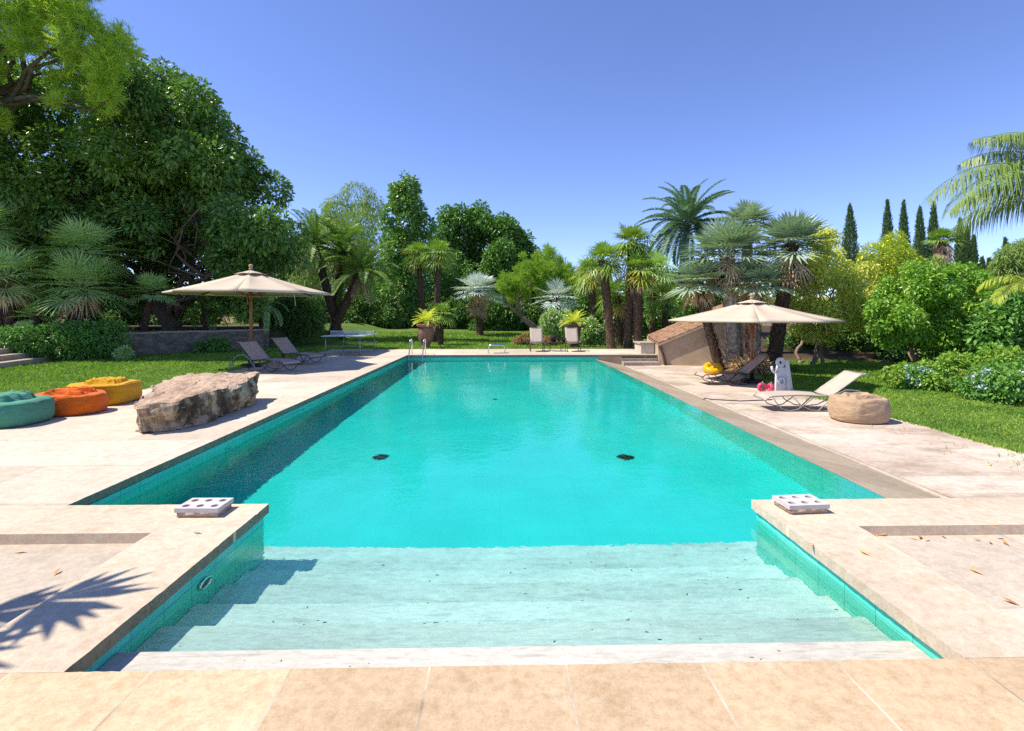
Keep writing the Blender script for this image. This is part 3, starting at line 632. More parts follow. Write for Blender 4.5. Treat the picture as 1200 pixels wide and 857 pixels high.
# ================================================================ LOUNGERS
def lounger(c,rz,label,sling,frame,back=38,wheelmat=None,flip=False):
    t=lthing('sun_lounger',label,'lounger',c,'sun loungers with curved iron frames',rz)
    hs=.30; yw=.30; b=R(back); Lb=.82
    F_=lambda x: hs+(.03*math.sin((x+1.0)*2.6))
    mm=MB()
    for s in (-1,1):
        pts=[(-1.08,s*yw,hs-.07),(-1.03,s*yw,hs-.01)]+[(x,s*yw,F_(x)) for x in np.linspace(-.95,.2,8)]; mm.tube(pts,.014,8)
        bp=[(.2+Lb*q*math.cos(b),s*yw,F_(.2)+Lb*q*math.sin(b)) for q in (0,.3,.6,.9)]+[(.2+Lb*math.cos(b)*1.0+.05,s*yw,F_(.2)+Lb*math.sin(b)*.97),(.2+Lb*math.cos(b)+.13,s*yw,F_(.2)+Lb*math.sin(b)*.95)]
        mm.tube(bp,.014,8)
    for x,z in ((-1.08,hs-.07),(.2,F_(.2)-.01)): mm.tube([(x,-yw,z),(x,yw,z)],.013,8)
    e=bp[-1]; mm.tube([(e[0],-yw,e[2]),(e[0],yw,e[2])],.013,8)
    mm.build('frame',frame,t,local=True)
    for s in (-1,1):
        mm=MB(); y=s*(yw+.01)
        mm.tube([(-.95,y,F_(-.95)-.02),(-.9,y,.2),(-.78,y,.06),(-.62,y,.012),(-.45,y,.05),(-.3,y,.16),(-.12,y,F_(-.12)-.02)],.011,8)
        mm.tube([(-.55,y,F_(-.5)-.02),(-.4,y,.14),(-.2,y,.04),(.05,y,.012),(.3,y,.05),(.5,y,.16)],.011,8)
        mm.build('leg',frame,t,local=True)
        mm=MB(); mm.tube([(-.05,y,.015),(.12,y,.18),(.3,y,.35),(.52,y,.45),(.78,y,.43),(.98,y,.30),(1.06,y,.12)],.013,8); mm.build('side_arc',wheelmat or frame,t,local=True)
        mm=MB(); mm.torus((1.06,s*(yw+.03),.11),.098,.012,'y',20,6)
        for k in range(5): a=2*PI*k/5; mm.tube([(1.06,s*(yw+.03),.11),(1.06+.095*math.cos(a),s*(yw+.03),.11+.095*math.sin(a))],.005,5)
        mm.build('wheel',wheelmat or frame,t,local=True)
    mm=MB(); mm.tube([(1.06,-yw-.03,.11),(1.06,yw+.03,.11)],.009,6); mm.build('axle',frame,t,local=True)
    mm=MB(); P=[]
    for x in np.linspace(-1.08,.18,16):
        z=F_(x) if x>-1.0 else F_(-1.0)-.07*(-1.0-x)/.08; P.append([(x,y,z+.012-.018*(1-(y/yw)**2)) for y in np.linspace(-yw,yw,7)])
    mm.grid(P); o=mm.build('seat_sling',sling,t,local=True); o.modifiers.new('solid','SOLIDIFY').thickness=.006
    mm=MB(); P=[]
    for q in list(np.linspace(.02,.97,12))+[1.03,1.1]:
        if q<=.97: x=.2+Lb*q*math.cos(b); z=F_(.2)+Lb*q*math.sin(b)
        else: x=.2+Lb*math.cos(b)*.97+(q-.97)*.9; z=F_(.2)+Lb*math.sin(b)*(.97-(q-.97)*.1)
        P.append([(x-.014*math.sin(b)*0-(.02*(1-(y/yw)**2))*-math.sin(b),y,z+.012-.02*(1-(y/yw)**2)*math.cos(b)+.004*math.sin(q*40)*(1-(y/yw)**2)) for y in np.linspace(-yw,yw,7)])
    mm.grid(P); o=mm.build('back_sling',sling,t,local=True); o.modifiers.new('solid','SOLIDIFY').thickness=.006
    return t
a=gp(346,439,0); b=gp(262,432.5,0); mid=(a+b)/2; ang=math.atan2(b.y-a.y,b.x-a.x)
lounger((mid.x+.12,mid.y+.25,0),ang,'taupe sling lounger with pale wheels, in front of the umbrella pole and nearest the boulder',M['sling_taupe'],M['iron_dark'],back=39,wheelmat=M['iron_light'])
a=gp(378,429,0); b=gp(304,423.5,0); mid=(a+b)/2
lounger((mid.x+.1,mid.y+.2,0),ang-.05,'taupe sling lounger behind the umbrella pole, its foot towards the table tennis table',M['sling_taupe'],M['iron_dark'],back=39)
lounger((6.55,10.62,ZR),R(-3),'cream sling lounger with raised back beside the beige bean bag',M['sling_cream'],M['iron_light'],back=36,wheelmat=M['iron_light'])
pd=at(860,HY,14.7); lounger((pd.x+.05,pd.y,ZR),R(2),'dark shaded sling lounger under the umbrella, carrying the yellow float',M['sling_taupe'],M['iron_dark'],back=40)

def deck_chair(c,label):
    t=lthing('deck_chair',label,'deck chair',c,'cream deck chairs on the far paving')
    mm=MB()
    for s in (-.28,.28):
        mm.tube([(s,-.42,0),(s,-.36,.39),(s,.12,.36),(s,.5,.95)],.016,8); mm.tube([(s,.30,0),(s,.1,.37)],.016,8); mm.tube([(s*1.12,-.36,.40),(s*1.14,-.3,.57),(s*1.14,.2,.58),(s*1.02,.24,.56)],.014,8)
    for y,z in ((-.36,.39),(.12,.35),(.5,.95)): mm.tube([(-.28,y,z),(.28,y,z)],.013,8)
    mm.build('frame',M['iron_dark'],t,local=True)
    mm=MB(); mm.grid([[(x,y,.395-.02*(1-(x/.28)**2)-.05*(y+.38)/.5) for x in np.linspace(-.28,.28,7)] for y in np.linspace(-.40,.12,6)]); o=mm.build('seat_sling',M['sling_cream'],t,local=True); o.modifiers.new('s','SOLIDIFY').thickness=.006
    mm=MB(); mm.grid([[(x,.12+.4*q,.37+.62*q-.015*(1-(x/.28)**2)) for x in np.linspace(-.28,.28,7)] for q in np.linspace(0,1,8)]); o=mm.build('back_sling',M['sling_cream'],t,local=True); o.modifiers.new('s','SOLIDIFY').thickness=.006
p=at(629,HY,21.9); deck_chair((p.x,p.y,0),'cream sling deck chair on the far paving in front of the leaning pine trunk')
p=at(671,HY,21.9); deck_chair((p.x,p.y,0),'cream sling deck chair on the far paving in front of the dark urn')
p=at(651,HY,22.0); t=thing('side_table','small low glass topped side table between the cream deck chairs','side table',(p.x,p.y,0))
for sx in (-.25,.25):
    for sy in (-.22,.22): mm=MB(); mm.tube([(p.x+sx,p.y+sy,0),(p.x+sx*.95,p.y+sy*.95,.38)],.012,6); mm.build('leg',M['iron_dark'],t)
mm=MB(); mm.box(p.x-.3,p.x+.3,p.y-.26,p.y+.26,.38,.395); mm.build('top',M['iron_dark'],t,smooth=False)
t=thing('ice_bucket','small dark bucket standing on the side table between the deck chairs','bucket',(p.x-.08,p.y,.396)); mm=MB(); mm.lathe([(.10,0),(.13,.22),(.14,.25),(.12,.25),(.09,.03)],(p.x-.08,p.y,.396),18); mm.build('pail',M['dark_plastic'],t)
mm=MB(); mm.tube([(p.x-.08+.135*math.cos(a),p.y,.62+.12*math.sin(a)) for a in np.linspace(0,PI,9)],.008,6); mm.build('handle',M['iron_dark'],t)

# ================================================================ TABLE TENNIS TABLE
t=thing('table_tennis_table','pale grey green table tennis table with net at the lawn edge','table',(-5.97,20.75,0))
x0,x1,y0,y1=-6.73,-5.20,19.38,22.12
M['ttop']=rough_mat('pale green table top',[(.3,(.36,.5,.47)),(.7,(.42,.56,.53))],3,.35,.05,.002)
mm=MB(); mm.box(x0,x1,y0,y1,.74,.765); mm.build('tabletop',M['ttop'],t,smooth=False,bevel=.004)
mm=MB(); 
for xx in (x0+.01,(x0+x1)/2,x1-.03): mm.box(xx,xx+.02,y0+.005,y1-.005,.766,.769)
mm.build('white_lines',M['white_plastic'],t,smooth=False)
for xx in (x0+.12,x1-.12):
    for yy in (y0+.15,y1-.35): mm=MB(); mm.tube([(xx,yy,0),(xx,yy,.74)],.018,8); mm.build('leg',M['iron_light'],t)
mm=MB()
for yy in (y0+.15,y1-.35): mm.tube([(x0+.12,yy,.38),(x1-.12,yy,.38)],.012,6)
mm.tube([(x1-.12,y0+.15,.36),(x1-.12,y1-.35,.36)],.012,6); mm.build('brace',M['iron_light'],t)
mm=MB(); ym=(y0+y1)/2
mm.box(x0-.1,x1+.1,ym-.003,ym+.003,.895,.92)
net=[]
for z in np.arange(.775,.9,.022): mm.tube([(x0-.1,ym,z),(x1+.1,ym,z)],.0035,4)
for x in np.arange(x0-.1,x1+.101,.03): mm.tube([(x,ym,.77),(x,ym,.9)],.003,4)
mm.build('net',M['white_plastic'],t,smooth=False)
for xx in (x0-.1,x1+.1): mm=MB(); mm.tube([(xx,ym,.70),(xx,ym,.925)],.012,6); mm.build('net_post',M['iron_light'],t)

# ================================================================ BOULDER
t=None
poly=[(-4.78,6.88),(-4.45,7.08),(-4.26,7.75),(-4.22,8.5),(-4.3,9.1),(-4.55,9.7),(-5.2,9.9),(-5.8,9.7),(-5.85,9.3),(-5.62,8.6),(-5.3,7.8),(-4.98,7.08)]
rp=[]
for i,p_ in enumerate(poly):
    q=poly[(i+1)%len(poly)]
    for k in range(7): rp.append((p_[0]+(q[0]-p_[0])*k/7,p_[1]+(q[1]-p_[1])*k/7))
rp=np.array(rp); cen=rp.mean(0); n=len(rp)
lv=[0,.05,.14,.24,.34,.43,.5,1.0]; vs=[]
def htop(x,y): return .43+.075*float(smooth(7.0,9.0,y))+.05*wn(x,y,1.1)+.025*wn(x,y,4)
for li,l in enumerate(lv[:-1]):
    for (x,y) in rp:
        h=htop(x,y); f=l/.5; d=nrm(V(x,y)-cen); k=.10*wn(x+f*1.1,y-f*.8,1.5)+.07*wn(x,y+f*2,3.4,3)+.035*wn(x+f*3,y,8,5)
        k+= -.13*max(0,.35-f)*(1 if y>7.6 else .25)-.05*max(0,f-.88)*4
        vs.append((x+d[0]*k,y+d[1]*k,h*f if f<1 else h-.01))
top=[]
for r in np.linspace(.88,.06,9):
    for (x,y) in rp:
        qx,qy=cen+(V(x,y)-cen)*r; vs.append((qx,qy,htop(qx,qy)+.03*wn(qx,qy,2.6,8)+.018*wn(qx,qy,7,2)))
m_=len(vs)//n; f=[]
for i in range(m_-1):
    for j in range(n): f.append((i*n+j,i*n+(j+1)%n,(i+1)*n+(j+1)%n,(i+1)*n+j))
f.append(tuple((m_-1)*n+j for j in range(n))); f.append(tuple(range(n-1,-1,-1)))
mm=MB(); mm.add(vs,f); o=mm.build('boulder',M['rock'],smooth=False); tag(o,'big flat topped limestone boulder with dark stained sides lying on the paving by the pool','boulder')
s=o.modifiers.new('sub','SUBSURF'); s.subdivision_type='SIMPLE'; s.levels=s.render_levels=2
tv=bpy.data.textures.new('rock blocks','VORONOI'); tv.noise_scale=.55; tv.distance_metric='DISTANCE'; tv.weight_1=-1; tv.weight_2=1; d=o.modifiers.new('blocks','DISPLACE'); d.texture=tv; d.strength=.11; d.mid_level=.25; d.texture_coords='GLOBAL'
tx=bpy.data.textures.new('rock relief','CLOUDS'); tx.noise_scale=.13; tx.noise_depth=5; d=o.modifiers.new('disp','DISPLACE'); d.texture=tx; d.strength=.06; d.mid_level=.5; d.texture_coords='GLOBAL'

# ================================================================ BEAN BAGS
def bean_bag(c,rx,ry,h,rz,mat,label,ex=2.8,seed=0,flap=.0,lean=0.0):
    t=lthing('bean_bag',label,'bean bag',c,'bean bags lying on the paving',rz); r=np.random.default_rng(seed)
    seg=64; a=np.linspace(0,2*PI,seg,endpoint=False); ca,sa=np.cos(a),np.sin(a); cx=np.sign(ca)*np.abs(ca)**(2/ex); cy=np.sign(sa)*np.abs(sa)**(2/ex)
    prof=[(.90,0),(.96,.05),(1.0,.2),(1.015,.42),(1.0,.62),(.975,.8),(.94,.93),(.90,.985),(.86,1.0),(.74,.985),(.58,.965),(.4,.955),(.2,.95),(.02,.95)]
    P=[]
    for i,(q,z) in enumerate(prof):
        row=[]
        for k in range(seg):
            x,y=cx[k]*q*rx,cy[k]*q*ry; top=smooth(.85,1.0,z)
            cr=.05*mnoise.noise(Vector((x*3.2+seed*9,y*3.2,z*2)))+.03*mnoise.noise(Vector((x*8,y*8+seed*5,z*3)))+.018*mnoise.noise(Vector((x*17,y*17,z*9+seed)))
            wr=.034*mnoise.noise(Vector((a[k]*1.7,z*2.6,seed*3)))+.028*mnoise.noise(Vector((a[k]*5,z*2.2+a[k],seed*3+9)))+.012*mnoise.noise(Vector((a[k]*13,z*3-a[k]*2,seed*3+19)))
            row.append((x*(1+wr)+lean*z,y*(1+wr),z*h*(1+.07*x/rx*lean*3)+cr*h*1.6*float(top)))
        P.append(row)
    v=np.array(P).reshape(-1,3); k=np.arange(seg);k2=(k+1)%seg; f=[]
    for i in range(len(prof)-1): f+=[tuple(q) for q in np.stack([i*seg+k,i*seg+k2,(i+1)*seg+k2,(i+1)*seg+k],1)]
    f.append(tuple((len(prof)-1)*seg+k)); f.append(tuple(k[::-1]))
    mm=MB(); mm.add(v,f); o=mm.build('body',mat,t,local=True); s=o.modifiers.new('sub','SUBSURF'); s.levels=s.render_levels=1
    # the loose top cloth folded over itself
    mm=MB(); g=40; P=[]
    for i in range(g+1):
        row=[]
        for j in range(g+1):
            u=i/g*2-1; w_=j/g*2-1; rr=max(abs(u),abs(w_)); x=u*rx*.62+.08*rx; y=w_*ry*.55
            e=1-smooth(.72,1.0,rr); wu=u+.5*mnoise.noise(Vector((u*1.1,w_*1.1,seed+3.))); ww=w_+.5*mnoise.noise(Vector((u*1.1,w_*1.1,seed+30.))); fold=.75-abs(mnoise.noise(Vector((wu*1.1+seed*4,ww*2.2-seed*2,seed*1.3))))*1.5+.22*mnoise.noise(Vector((wu*2.6-seed,ww*4.6,seed*2.3)))
            row.append((x+.05*rx*mnoise.noise(Vector((u*2,w_*2,seed+5.))),y+.05*ry*mnoise.noise(Vector((u*2,w_*2,seed+9.))),h*(.88+(.12+flap*fold)*e)))
        P.append(row)
    mm.grid(P); o=mm.build('top_flap',mat,t,local=True); s=o.modifiers.new('sub','SUBSURF'); s.levels=s.render_levels=1
    if ex<3: return t
    # piping round the upper seam
    mm=MB(); pts=[P_ for P_ in []]; ring=[(cx[k]*.945*rx*1.005+lean*.92,cy[k]*.945*ry*1.005,h*.925) for k in range(seg)]; mm.tube(ring+[ring[0]],.008,5,caps=False); mm.build('piping',mat,t,local=True)
    return t
p=at(2,HY,7.45); bean_bag((p.x-.1,p.y,0),.64,.46,.35,R(8),M['bag_teal'],'teal green bean bag with crumpled top on the paving by the lawn',ex=3.2,seed=1,flap=.40)
p=at(80,HY,8.3); bean_bag((p.x,p.y,0),.53,.42,.32,R(5),M['bag_orange'],'bright orange bean bag lying between the teal and the yellow ones',ex=2.3,seed=2,flap=.36)
p=at(123,HY,9.25); bean_bag((p.x,p.y,0),.48,.44,.37,R(4),M['bag_yellow'],'yellow square bean bag lying next to the stone boulder',ex=4.2,seed=3,flap=.30)
p=at(1006,HY,9.62); bean_bag((p.x,p.y,ZR),.47,.42,.45,R(0),M['bag_beige'],'sand beige bean bag at the grass edge beside the cream lounger',ex=2.6,seed=5,flap=.17)
p=at(-62,HY,7.2); bean_bag((p.x-.2,p.y-.35,0),.6,.46,.42,R(8),M['bag_orange'],'bean bag beyond the frame edge whose shadow falls on the paving',ex=2.4,seed=7,flap=.3)

# ================================================================ PERFORATED BLOCKS
def block(c,rz,label):
    t=lthing('perforated_block',label,'concrete block',c,'perforated concrete blocks on the coping',rz)
    lx,ly,h=.34,.235,.034; z1=.075; nx,ny=3,2; r=.029; mm=MB(); sx,sy=lx/nx,ly/ny; K=16
    for i in range(nx):
        for j in range(ny):
            cx,cy=-lx/2+sx*(i+.5),-ly/2+sy*(j+.5); a=np.linspace(-PI,PI,K,endpoint=False)+PI/4
            ci=np.stack([cx+r*np.cos(a),cy+r*np.sin(a)],1); m_=np.maximum(np.abs(np.cos(a)),np.abs(np.sin(a))); sq=np.stack([cx+sx/2*np.cos(a)/m_,cy+sy/2*np.sin(a)/m_],1)
            v=np.concatenate([np.c_[ci,np.full(K,z1)],np.c_[sq,np.full(K,z1)],np.c_[ci,np.full(K,z1-h)],np.c_[sq,np.full(K,z1-h)]]); k=np.arange(K);k2=(k+1)%K
            mm.add(v,np.concatenate([np.stack([k,k+K,k2+K,k2],1),np.stack([k+2*K,k2+2*K,k2+3*K,k+3*K],1),np.stack([k,k2,k2+2*K,k+2*K],1)]))
    v=[(x*lx/2,y*ly/2,z) for z in (z1-h,z1) for x,y in ((-1,-1),(1,-1),(1,1),(-1,1))]
    mm.add(v,np.array([(0,1,5,4),(1,2,6,5),(2,3,7,6),(3,0,4,7)])); mm.build('plate',M['concrete'],t,local=True,smooth=False)
    # the scalloped cups under the plate
    mm=MB()
    for i in range(nx):
        for j in range(ny):
            cx,cy=-lx/2+sx*(i+.5),-ly/2+sy*(j+.5); mm.lathe([(.036,.0),(.047,.015),(.054,.03),(.056,z1-h-.001)],(cx,cy,.0),16)
    mm.box(-lx/2+.012,lx/2-.012,-ly/2+.012,ly/2-.012,.0,z1-h-.002)
    mm.build('cups',M['concrete_raw'],t,local=True)
    mm=MB(); 
    for i in range(nx):
        for j in range(ny):
            cx,cy=-lx/2+sx*(i+.5),-ly/2+sy*(j+.5); mm.lathe([(.027,z1-h-.004),(.027,z1-.028),(.0,z1-.028)],(cx,cy,0),12)
    return t
p=at(240,HY,4.13); block((p.x,p.y,0),R(-1),'white perforated concrete block at the coping corner on the boulder side')
p=at(935,HY,4.2); block((p.x+.02,p.y,0),R(4),'white perforated concrete block at the coping corner on the bean bag side, tilted shadow edge')

# ================================================================ POOL TOYS AND SMALL THINGS
p=at(833,HY,14.75); c=V(p.x-.05,p.y-.05,-.005); t=thing('swim_ring','inflated yellow swim float lying on the foot of the dark lounger','pool float',(c[0],c[1],-.08))
mm=MB(); mm.torus((0,0,0),.18,.09,'z',32,14,sq=1.15); o=mm.build('tube',M['yellow_vinyl'],t,local=True); 
mm=MB(); mm.lathe([(.0,-.085),(.12,-.08),(.14,-.02),(.13,.03),(.0,.045)],(0,0,0),20); o=mm.build('seat_panel',M['yellow_vinyl'],t,local=True)
mm=MB(); mm.lathe([(.02,.05),(.02,.075),(.028,.08),(.0,.085)],(.0,-.03,0),10); mm.build('valve',M['white_plastic'],t,local=True)
t.rotation_euler=(R(24),R(-6),0); t.location=(c[0]+.08,c[1],.03)
# tall white plastic stand
p=at(913,HY,13.2); t=lthing('plastic_stand','tall tapering white plastic stand with a handle hole behind the cream lounger','stand',(p.x,p.y,ZR),rz=R(12))
def plate(mm,outline,y0,y1,holes=()):
    o=np.array(outline); n=len(o)
    mm.add(np.concatenate([np.c_[o[:,0],np.full(n,y0),o[:,1]],np.c_[o[:,0],np.full(n,y1),o[:,1]]]),[(i,(i+1)%n,(i+1)%n+n,i+n) for i in range(n)])
mm=MB(); pr=[(.30,0),(.27,.3),(.25,.6),(.22,.75)]; H=.86
def strip(mm,f0,f1,z0,z1,ya,yb,n=10):     # a board between two edge curves, with thickness
    P=[];Q=[]
    for z in np.linspace(z0,z1,n+1): P.append([(f0(z),ya,z),(f1(z),ya,z),(f1(z),yb,z),(f0(z),yb,z),(f0(z),ya,z)])
    mm.grid(P); mm.add([P[0][0],P[0][1],P[0][2],P[0][3]],[(0,1,2,3)]); mm.add([P[-1][0],P[-1][1],P[-1][2],P[-1][3]],[(3,2,1,0)])
strip(mm,lambda z:-.12+.05*z,lambda z:.20-.06*z,0,.62,-.03,.03)
K=20; a=np.linspace(0,2*PI,K,endpoint=False); ci=np.stack([.035+.055*np.cos(a),.75+.05*np.sin(a)],1); ou=np.stack([.035+.122*np.cos(a),np.where(np.sin(a)<0,.75+.13*np.sin(a)*1.0,.75+.125*np.sin(a))],1)
v=np.concatenate([np.c_[ci[:,0],np.full(K,-.03),ci[:,1]],np.c_[ou[:,0],np.full(K,-.03),ou[:,1]],np.c_[ci[:,0],np.full(K,.03),ci[:,1]],np.c_[ou[:,0],np.full(K,.03),ou[:,1]]]); k=np.arange(K);k2=(k+1)%K
mm.add(v,np.concatenate([np.stack([k,k2,k2+K,k+K],1),np.stack([k+2*K,k+3*K,k2+3*K,k2+2*K],1),np.stack([k,k+2*K,k2+2*K,k2],1),np.stack([k+K,k2+K,k2+3*K,k+3*K],1)]))
mm.build('board',M['white_plastic'],t,local=True,smooth=False)
mm=MB(); strip(mm,lambda z:.19-.06*z,lambda z:.35-.17*z,0,.80,-.10,-.032); mm.build('side_panel',M['white_plastic'],t,local=True,smooth=False,bevel=.01)
mm=MB(); mm.tube([(-.08,-.02,.52),(-.2,-.06,.5),(-.27,-.08,.55),(-.3,-.09,.66)],.03,8); mm.tube([(-.09,-.02,.55),(-.13,-.08,.57),(-.14,-.1,.68)],.028,8); mm.build('hook',M['white_plastic'],t,local=True)
mm=MB(); mm.torus((.02,-.06,.27),.085,.028,'y',20,8); mm.build('ring_holder',M['white_plastic'],t,local=True)
for (px,D,l,ax) in ((893,13.1,'pink inflatable arm band standing upright before the white stand','y'),(903,13.0,'pink inflatable arm band half turned, leaning against the white stand','x')):
    p=at(px,HY,D); t=thing('arm_band',l,'arm band',(p.x,p.y,ZR)); mm=MB(); mm.torus((p.x,p.y,ZR+.125),.085,.038,ax,24,10,sq=1.5); mm.build('tube',M['pink'],t)
    mm=MB(); mm.tube([(p.x,p.y-.03,ZR+.245),(p.x,p.y-.03,ZR+.27)],.012,8); mm.build('valve',M['white_plastic'],t)
# hose across the lower terrace
pts=[gp(868,470,ZR+.012),gp(850,469,ZR+.012),gp(834,468,ZR+.012),gp(826,467,ZR+.012),gp(820,470,ZR+.012)]
pts=[gp(905,468.5,ZR+.012)]+pts
mm=MB(); mm.tube(pts,.011,8); o=mm.build('hose',M['iron_dark']); tag(o,'thin dark hose lying across the pale paving from the cream lounger to the drain','hose')
# white garden table and chair far out on the lawn
p=at(474,HY,44.0); zg=gz(p.x,p.y); t=lthing('garden_table','white garden table with side benches far out on the lawn under the magnolia','garden table',(p.x,p.y,zg))
mm=MB()
for k in range(5): mm.box(-.5+.2*k,-.32+.2*k,-.4,.4,.70,.74)
mm.build('top',M['white_plastic'],t,local=True,smooth=False)
for sx in (-1,1):
    mm=MB(); mm.box(sx*.86-.17,sx*.86+.17,-.42,.42,.42,.46); mm.build('bench',M['white_plastic'],t,local=True,smooth=False)
    mm=MB(); mm.tube([(sx*.3,-.3,.7),(sx*.45,-.34,0)],.04,6); mm.tube([(sx*.3,.3,.7),(sx*.45,.34,0)],.04,6); mm.tube([(sx*.86,-.3,.42),(sx*.98,-.3,0)],.035,6); mm.tube([(sx*.86,.3,.42),(sx*.98,.3,0)],.035,6); mm.tube([(sx*.2,0,.4),(sx*.9,0,.4)],.035,6); mm.build('leg',M['white_plastic'],t,local=True)
mm=MB(); mm.box(-.32,.32,.6,.66,.4,1.15); mm.build('chair_back',M['white_plastic'],t,local=True,smooth=False)

# ================================================================ PLANTS
def inpoly(p,poly):
    x,y=p[:,0],p[:,1]; ins=np.zeros(len(p),bool); n=len(poly); j=n-1
    for i in range(n):
        xi,yi=poly[i]; xj,yj=poly[j]
        c=((yi>y)!=(yj>y))&(x<(xj-xi)*(y-yi)/(yj-yi+1e-12)+xi); ins^=c; j=i
    return ins
def edgedist(p,poly):
    d=np.full(len(p),1e9); n=len(poly)
    for i in range(n):
        a=np.array(poly[i],float);b=np.array(poly[(i+1)%n],float); ab=b-a; t=np.clip(((p-a)@ab)/(ab@ab),0,1); d=np.minimum(d,np.linalg.norm(p-(a+t[:,None]*ab),axis=1))
    return d
def sil_blobs(poly,D,depth,rb,n,seed,front=.62,sep=.45):
    """clumps filling a rounded crown volume whose outline is the polygon at distance D"""
    r=np.random.default_rng(seed); poly=np.array(poly,float); lo,hi=poly.min(0),poly.max(0); out=[]
    p=r.uniform(lo,hi,(n*12,2)); p=p[inpoly(p,poly)]; e=edgedist(p,poly); em=max(1,np.percentile(e,92))
    for q,ee in zip(p,e):
        if len(out)>=n: break
        rr=rb*r.uniform(.6,1.25); rpx=rr*F/D
        if ee<rpx*.55: rr=max(rb*.35,ee*D/F*1.2)
        th=depth*math.sqrt(max(0,1-(1-min(1,ee/em))**2)); s=r.random(); o=-th*(.55+.45*r.random()) if s<front else (th*(.4+.6*r.random()) if s<.85 else r.uniform(-th,th))
        w_=at(q[0],q[1],D); dirn=(w_-Vector((0,0,CAMZ))); dirn.z=0; dirn.normalize()
        w_=w_+dirn*o
        if any((w_.x-a[0])**2+(w_.y-a[1])**2+(w_.z-a[2])**2<(sep*(rr+a[3]))**2*.8 for a in out): continue
        out.append((w_.x,w_.y,w_.z,rr))
    return np.array(out)
def lobed(poly,D,depth,rl,nl,rs,ns,seed,sep=.7,front=.75):
    """big rounded boughs, each carrying smaller leaf clumps on its outside, with dark gaps between them"""
    lb=sil_blobs(poly,D,depth,rl,nl,seed,front,sep); out=[]
    for i,(x,y,z,r_) in enumerate(lb):
        k=r_*.78; out.append(ell_blobs((x,y,z),(k,k,k*.85),max(4,int(ns*(r_/rl)**1.5)),rs,seed*50+i,low=-.75))
    return np.concatenate(out)
def ell_blobs(c,r,nb,rb,seed,low=-.7):
    g=np.random.default_rng(seed); out=[]
    while len(out)<nb:
        d=g.normal(size=3); d/=np.linalg.norm(d)
        if d[2]<low: continue
        k=g.uniform(.55,.95)*(1+.12*g.normal()); out.append((c[0]+d[0]*r[0]*k,c[1]+d[1]*r[1]*k,c[2]+d[2]*r[2]*k,rb*g.uniform(.65,1.3)))
    return np.array(out)
def leaf_quads(bl,n,Lf,Wf,seed,out=.8,grav=.25,shell=(.68,1.0),up=.65,curl=.12):
    r=np.random.default_rng(seed); w_=bl[:,3]**2; ix=r.choice(len(bl),n,p=w_/w_.sum())
    d=nrm(r.normal(size=(n,3))+V(0,0,.15)); rad=bl[ix,3]*np.cbrt(r.uniform(shell[0]**3,shell[1]**3,n))
    p=bl[ix,:3]+d*rad[:,None]
    a=nrm(out*d+r.normal(0,.55,(n,3))-V(0,0,grav)); nn=nrm(d+r.normal(0,.62,(n,3))+V(0,0,up)); s=nrm(np.cross(a,nn)); nn=np.cross(s,a)
    l=Lf*r.uniform(.65,1.3,n)[:,None]; wd=Wf*r.uniform(.7,1.25,n)[:,None]
    q=np.stack([p,p+a*l*.45+s*wd*.5+nn*wd*curl,p+a*l-V(0,0,1)*l*.12,p+a*l*.45-s*wd*.5+nn*wd*curl],1)
    bt=r.normal(0,.13,len(bl)); t=np.clip(r.normal(.45,.2,n)+bt[ix],0,1)
    return q,t
def needle_quads(bl,ntuft,per,Lf,Wf,seed,up=.5):
    r=np.random.default_rng(seed); w_=bl[:,3]**2; ix=r.choice(len(bl),ntuft,p=w_/w_.sum()); d=nrm(r.normal(size=(ntuft,3))); c=bl[ix,:3]+d*(bl[ix,3]*r.uniform(.3,1,ntuft))[:,None]
    ax=nrm(d+V(0,0,up)+r.normal(0,.3,(ntuft,3))); c=np.repeat(c,per,0); ax=np.repeat(ax,per,0); n=len(c)
    a=nrm(ax*.9+r.normal(0,.55,(n,3))); s=nrm(np.cross(a,r.normal(size=(n,3)))); l=(Lf*r.uniform(.6,1.2,n))[:,None]
    c=c+ax*(r.uniform(-.5,.5,n)*Lf)[:,None]
    q=np.stack([c-s*Wf*.5,c+s*Wf*.5,c+a*l+s*Wf*.3,c+a*l-s*Wf*.3],1); bt=r.normal(0,.16,ntuft)
    return q,np.clip(r.normal(.45,.15,n)+np.repeat(bt,per),0,1)
def limb(mm,p,q,r0,r1,seed,wob=.12,n=7,seg=7):
    p=V(*p);q=V(*q); r=np.random.default_rng(seed); L_=np.linalg.norm(q-p); pts=[];o=r.uniform(0,50)
    for i in range(n+1):
        f=i/n; e=math.sin(PI*f)*L_*wob; pts.append(p+(q-p)*f+V(mnoise.noise(Vector((f*2+o,0,0))),mnoise.noise(Vector((f*2+o,9,0))),.5*mnoise.noise(Vector((f*2+o,0,9))))*e*2)
    mm.tube(pts,np.linspace(r0,r1,n+1),seg); return pts
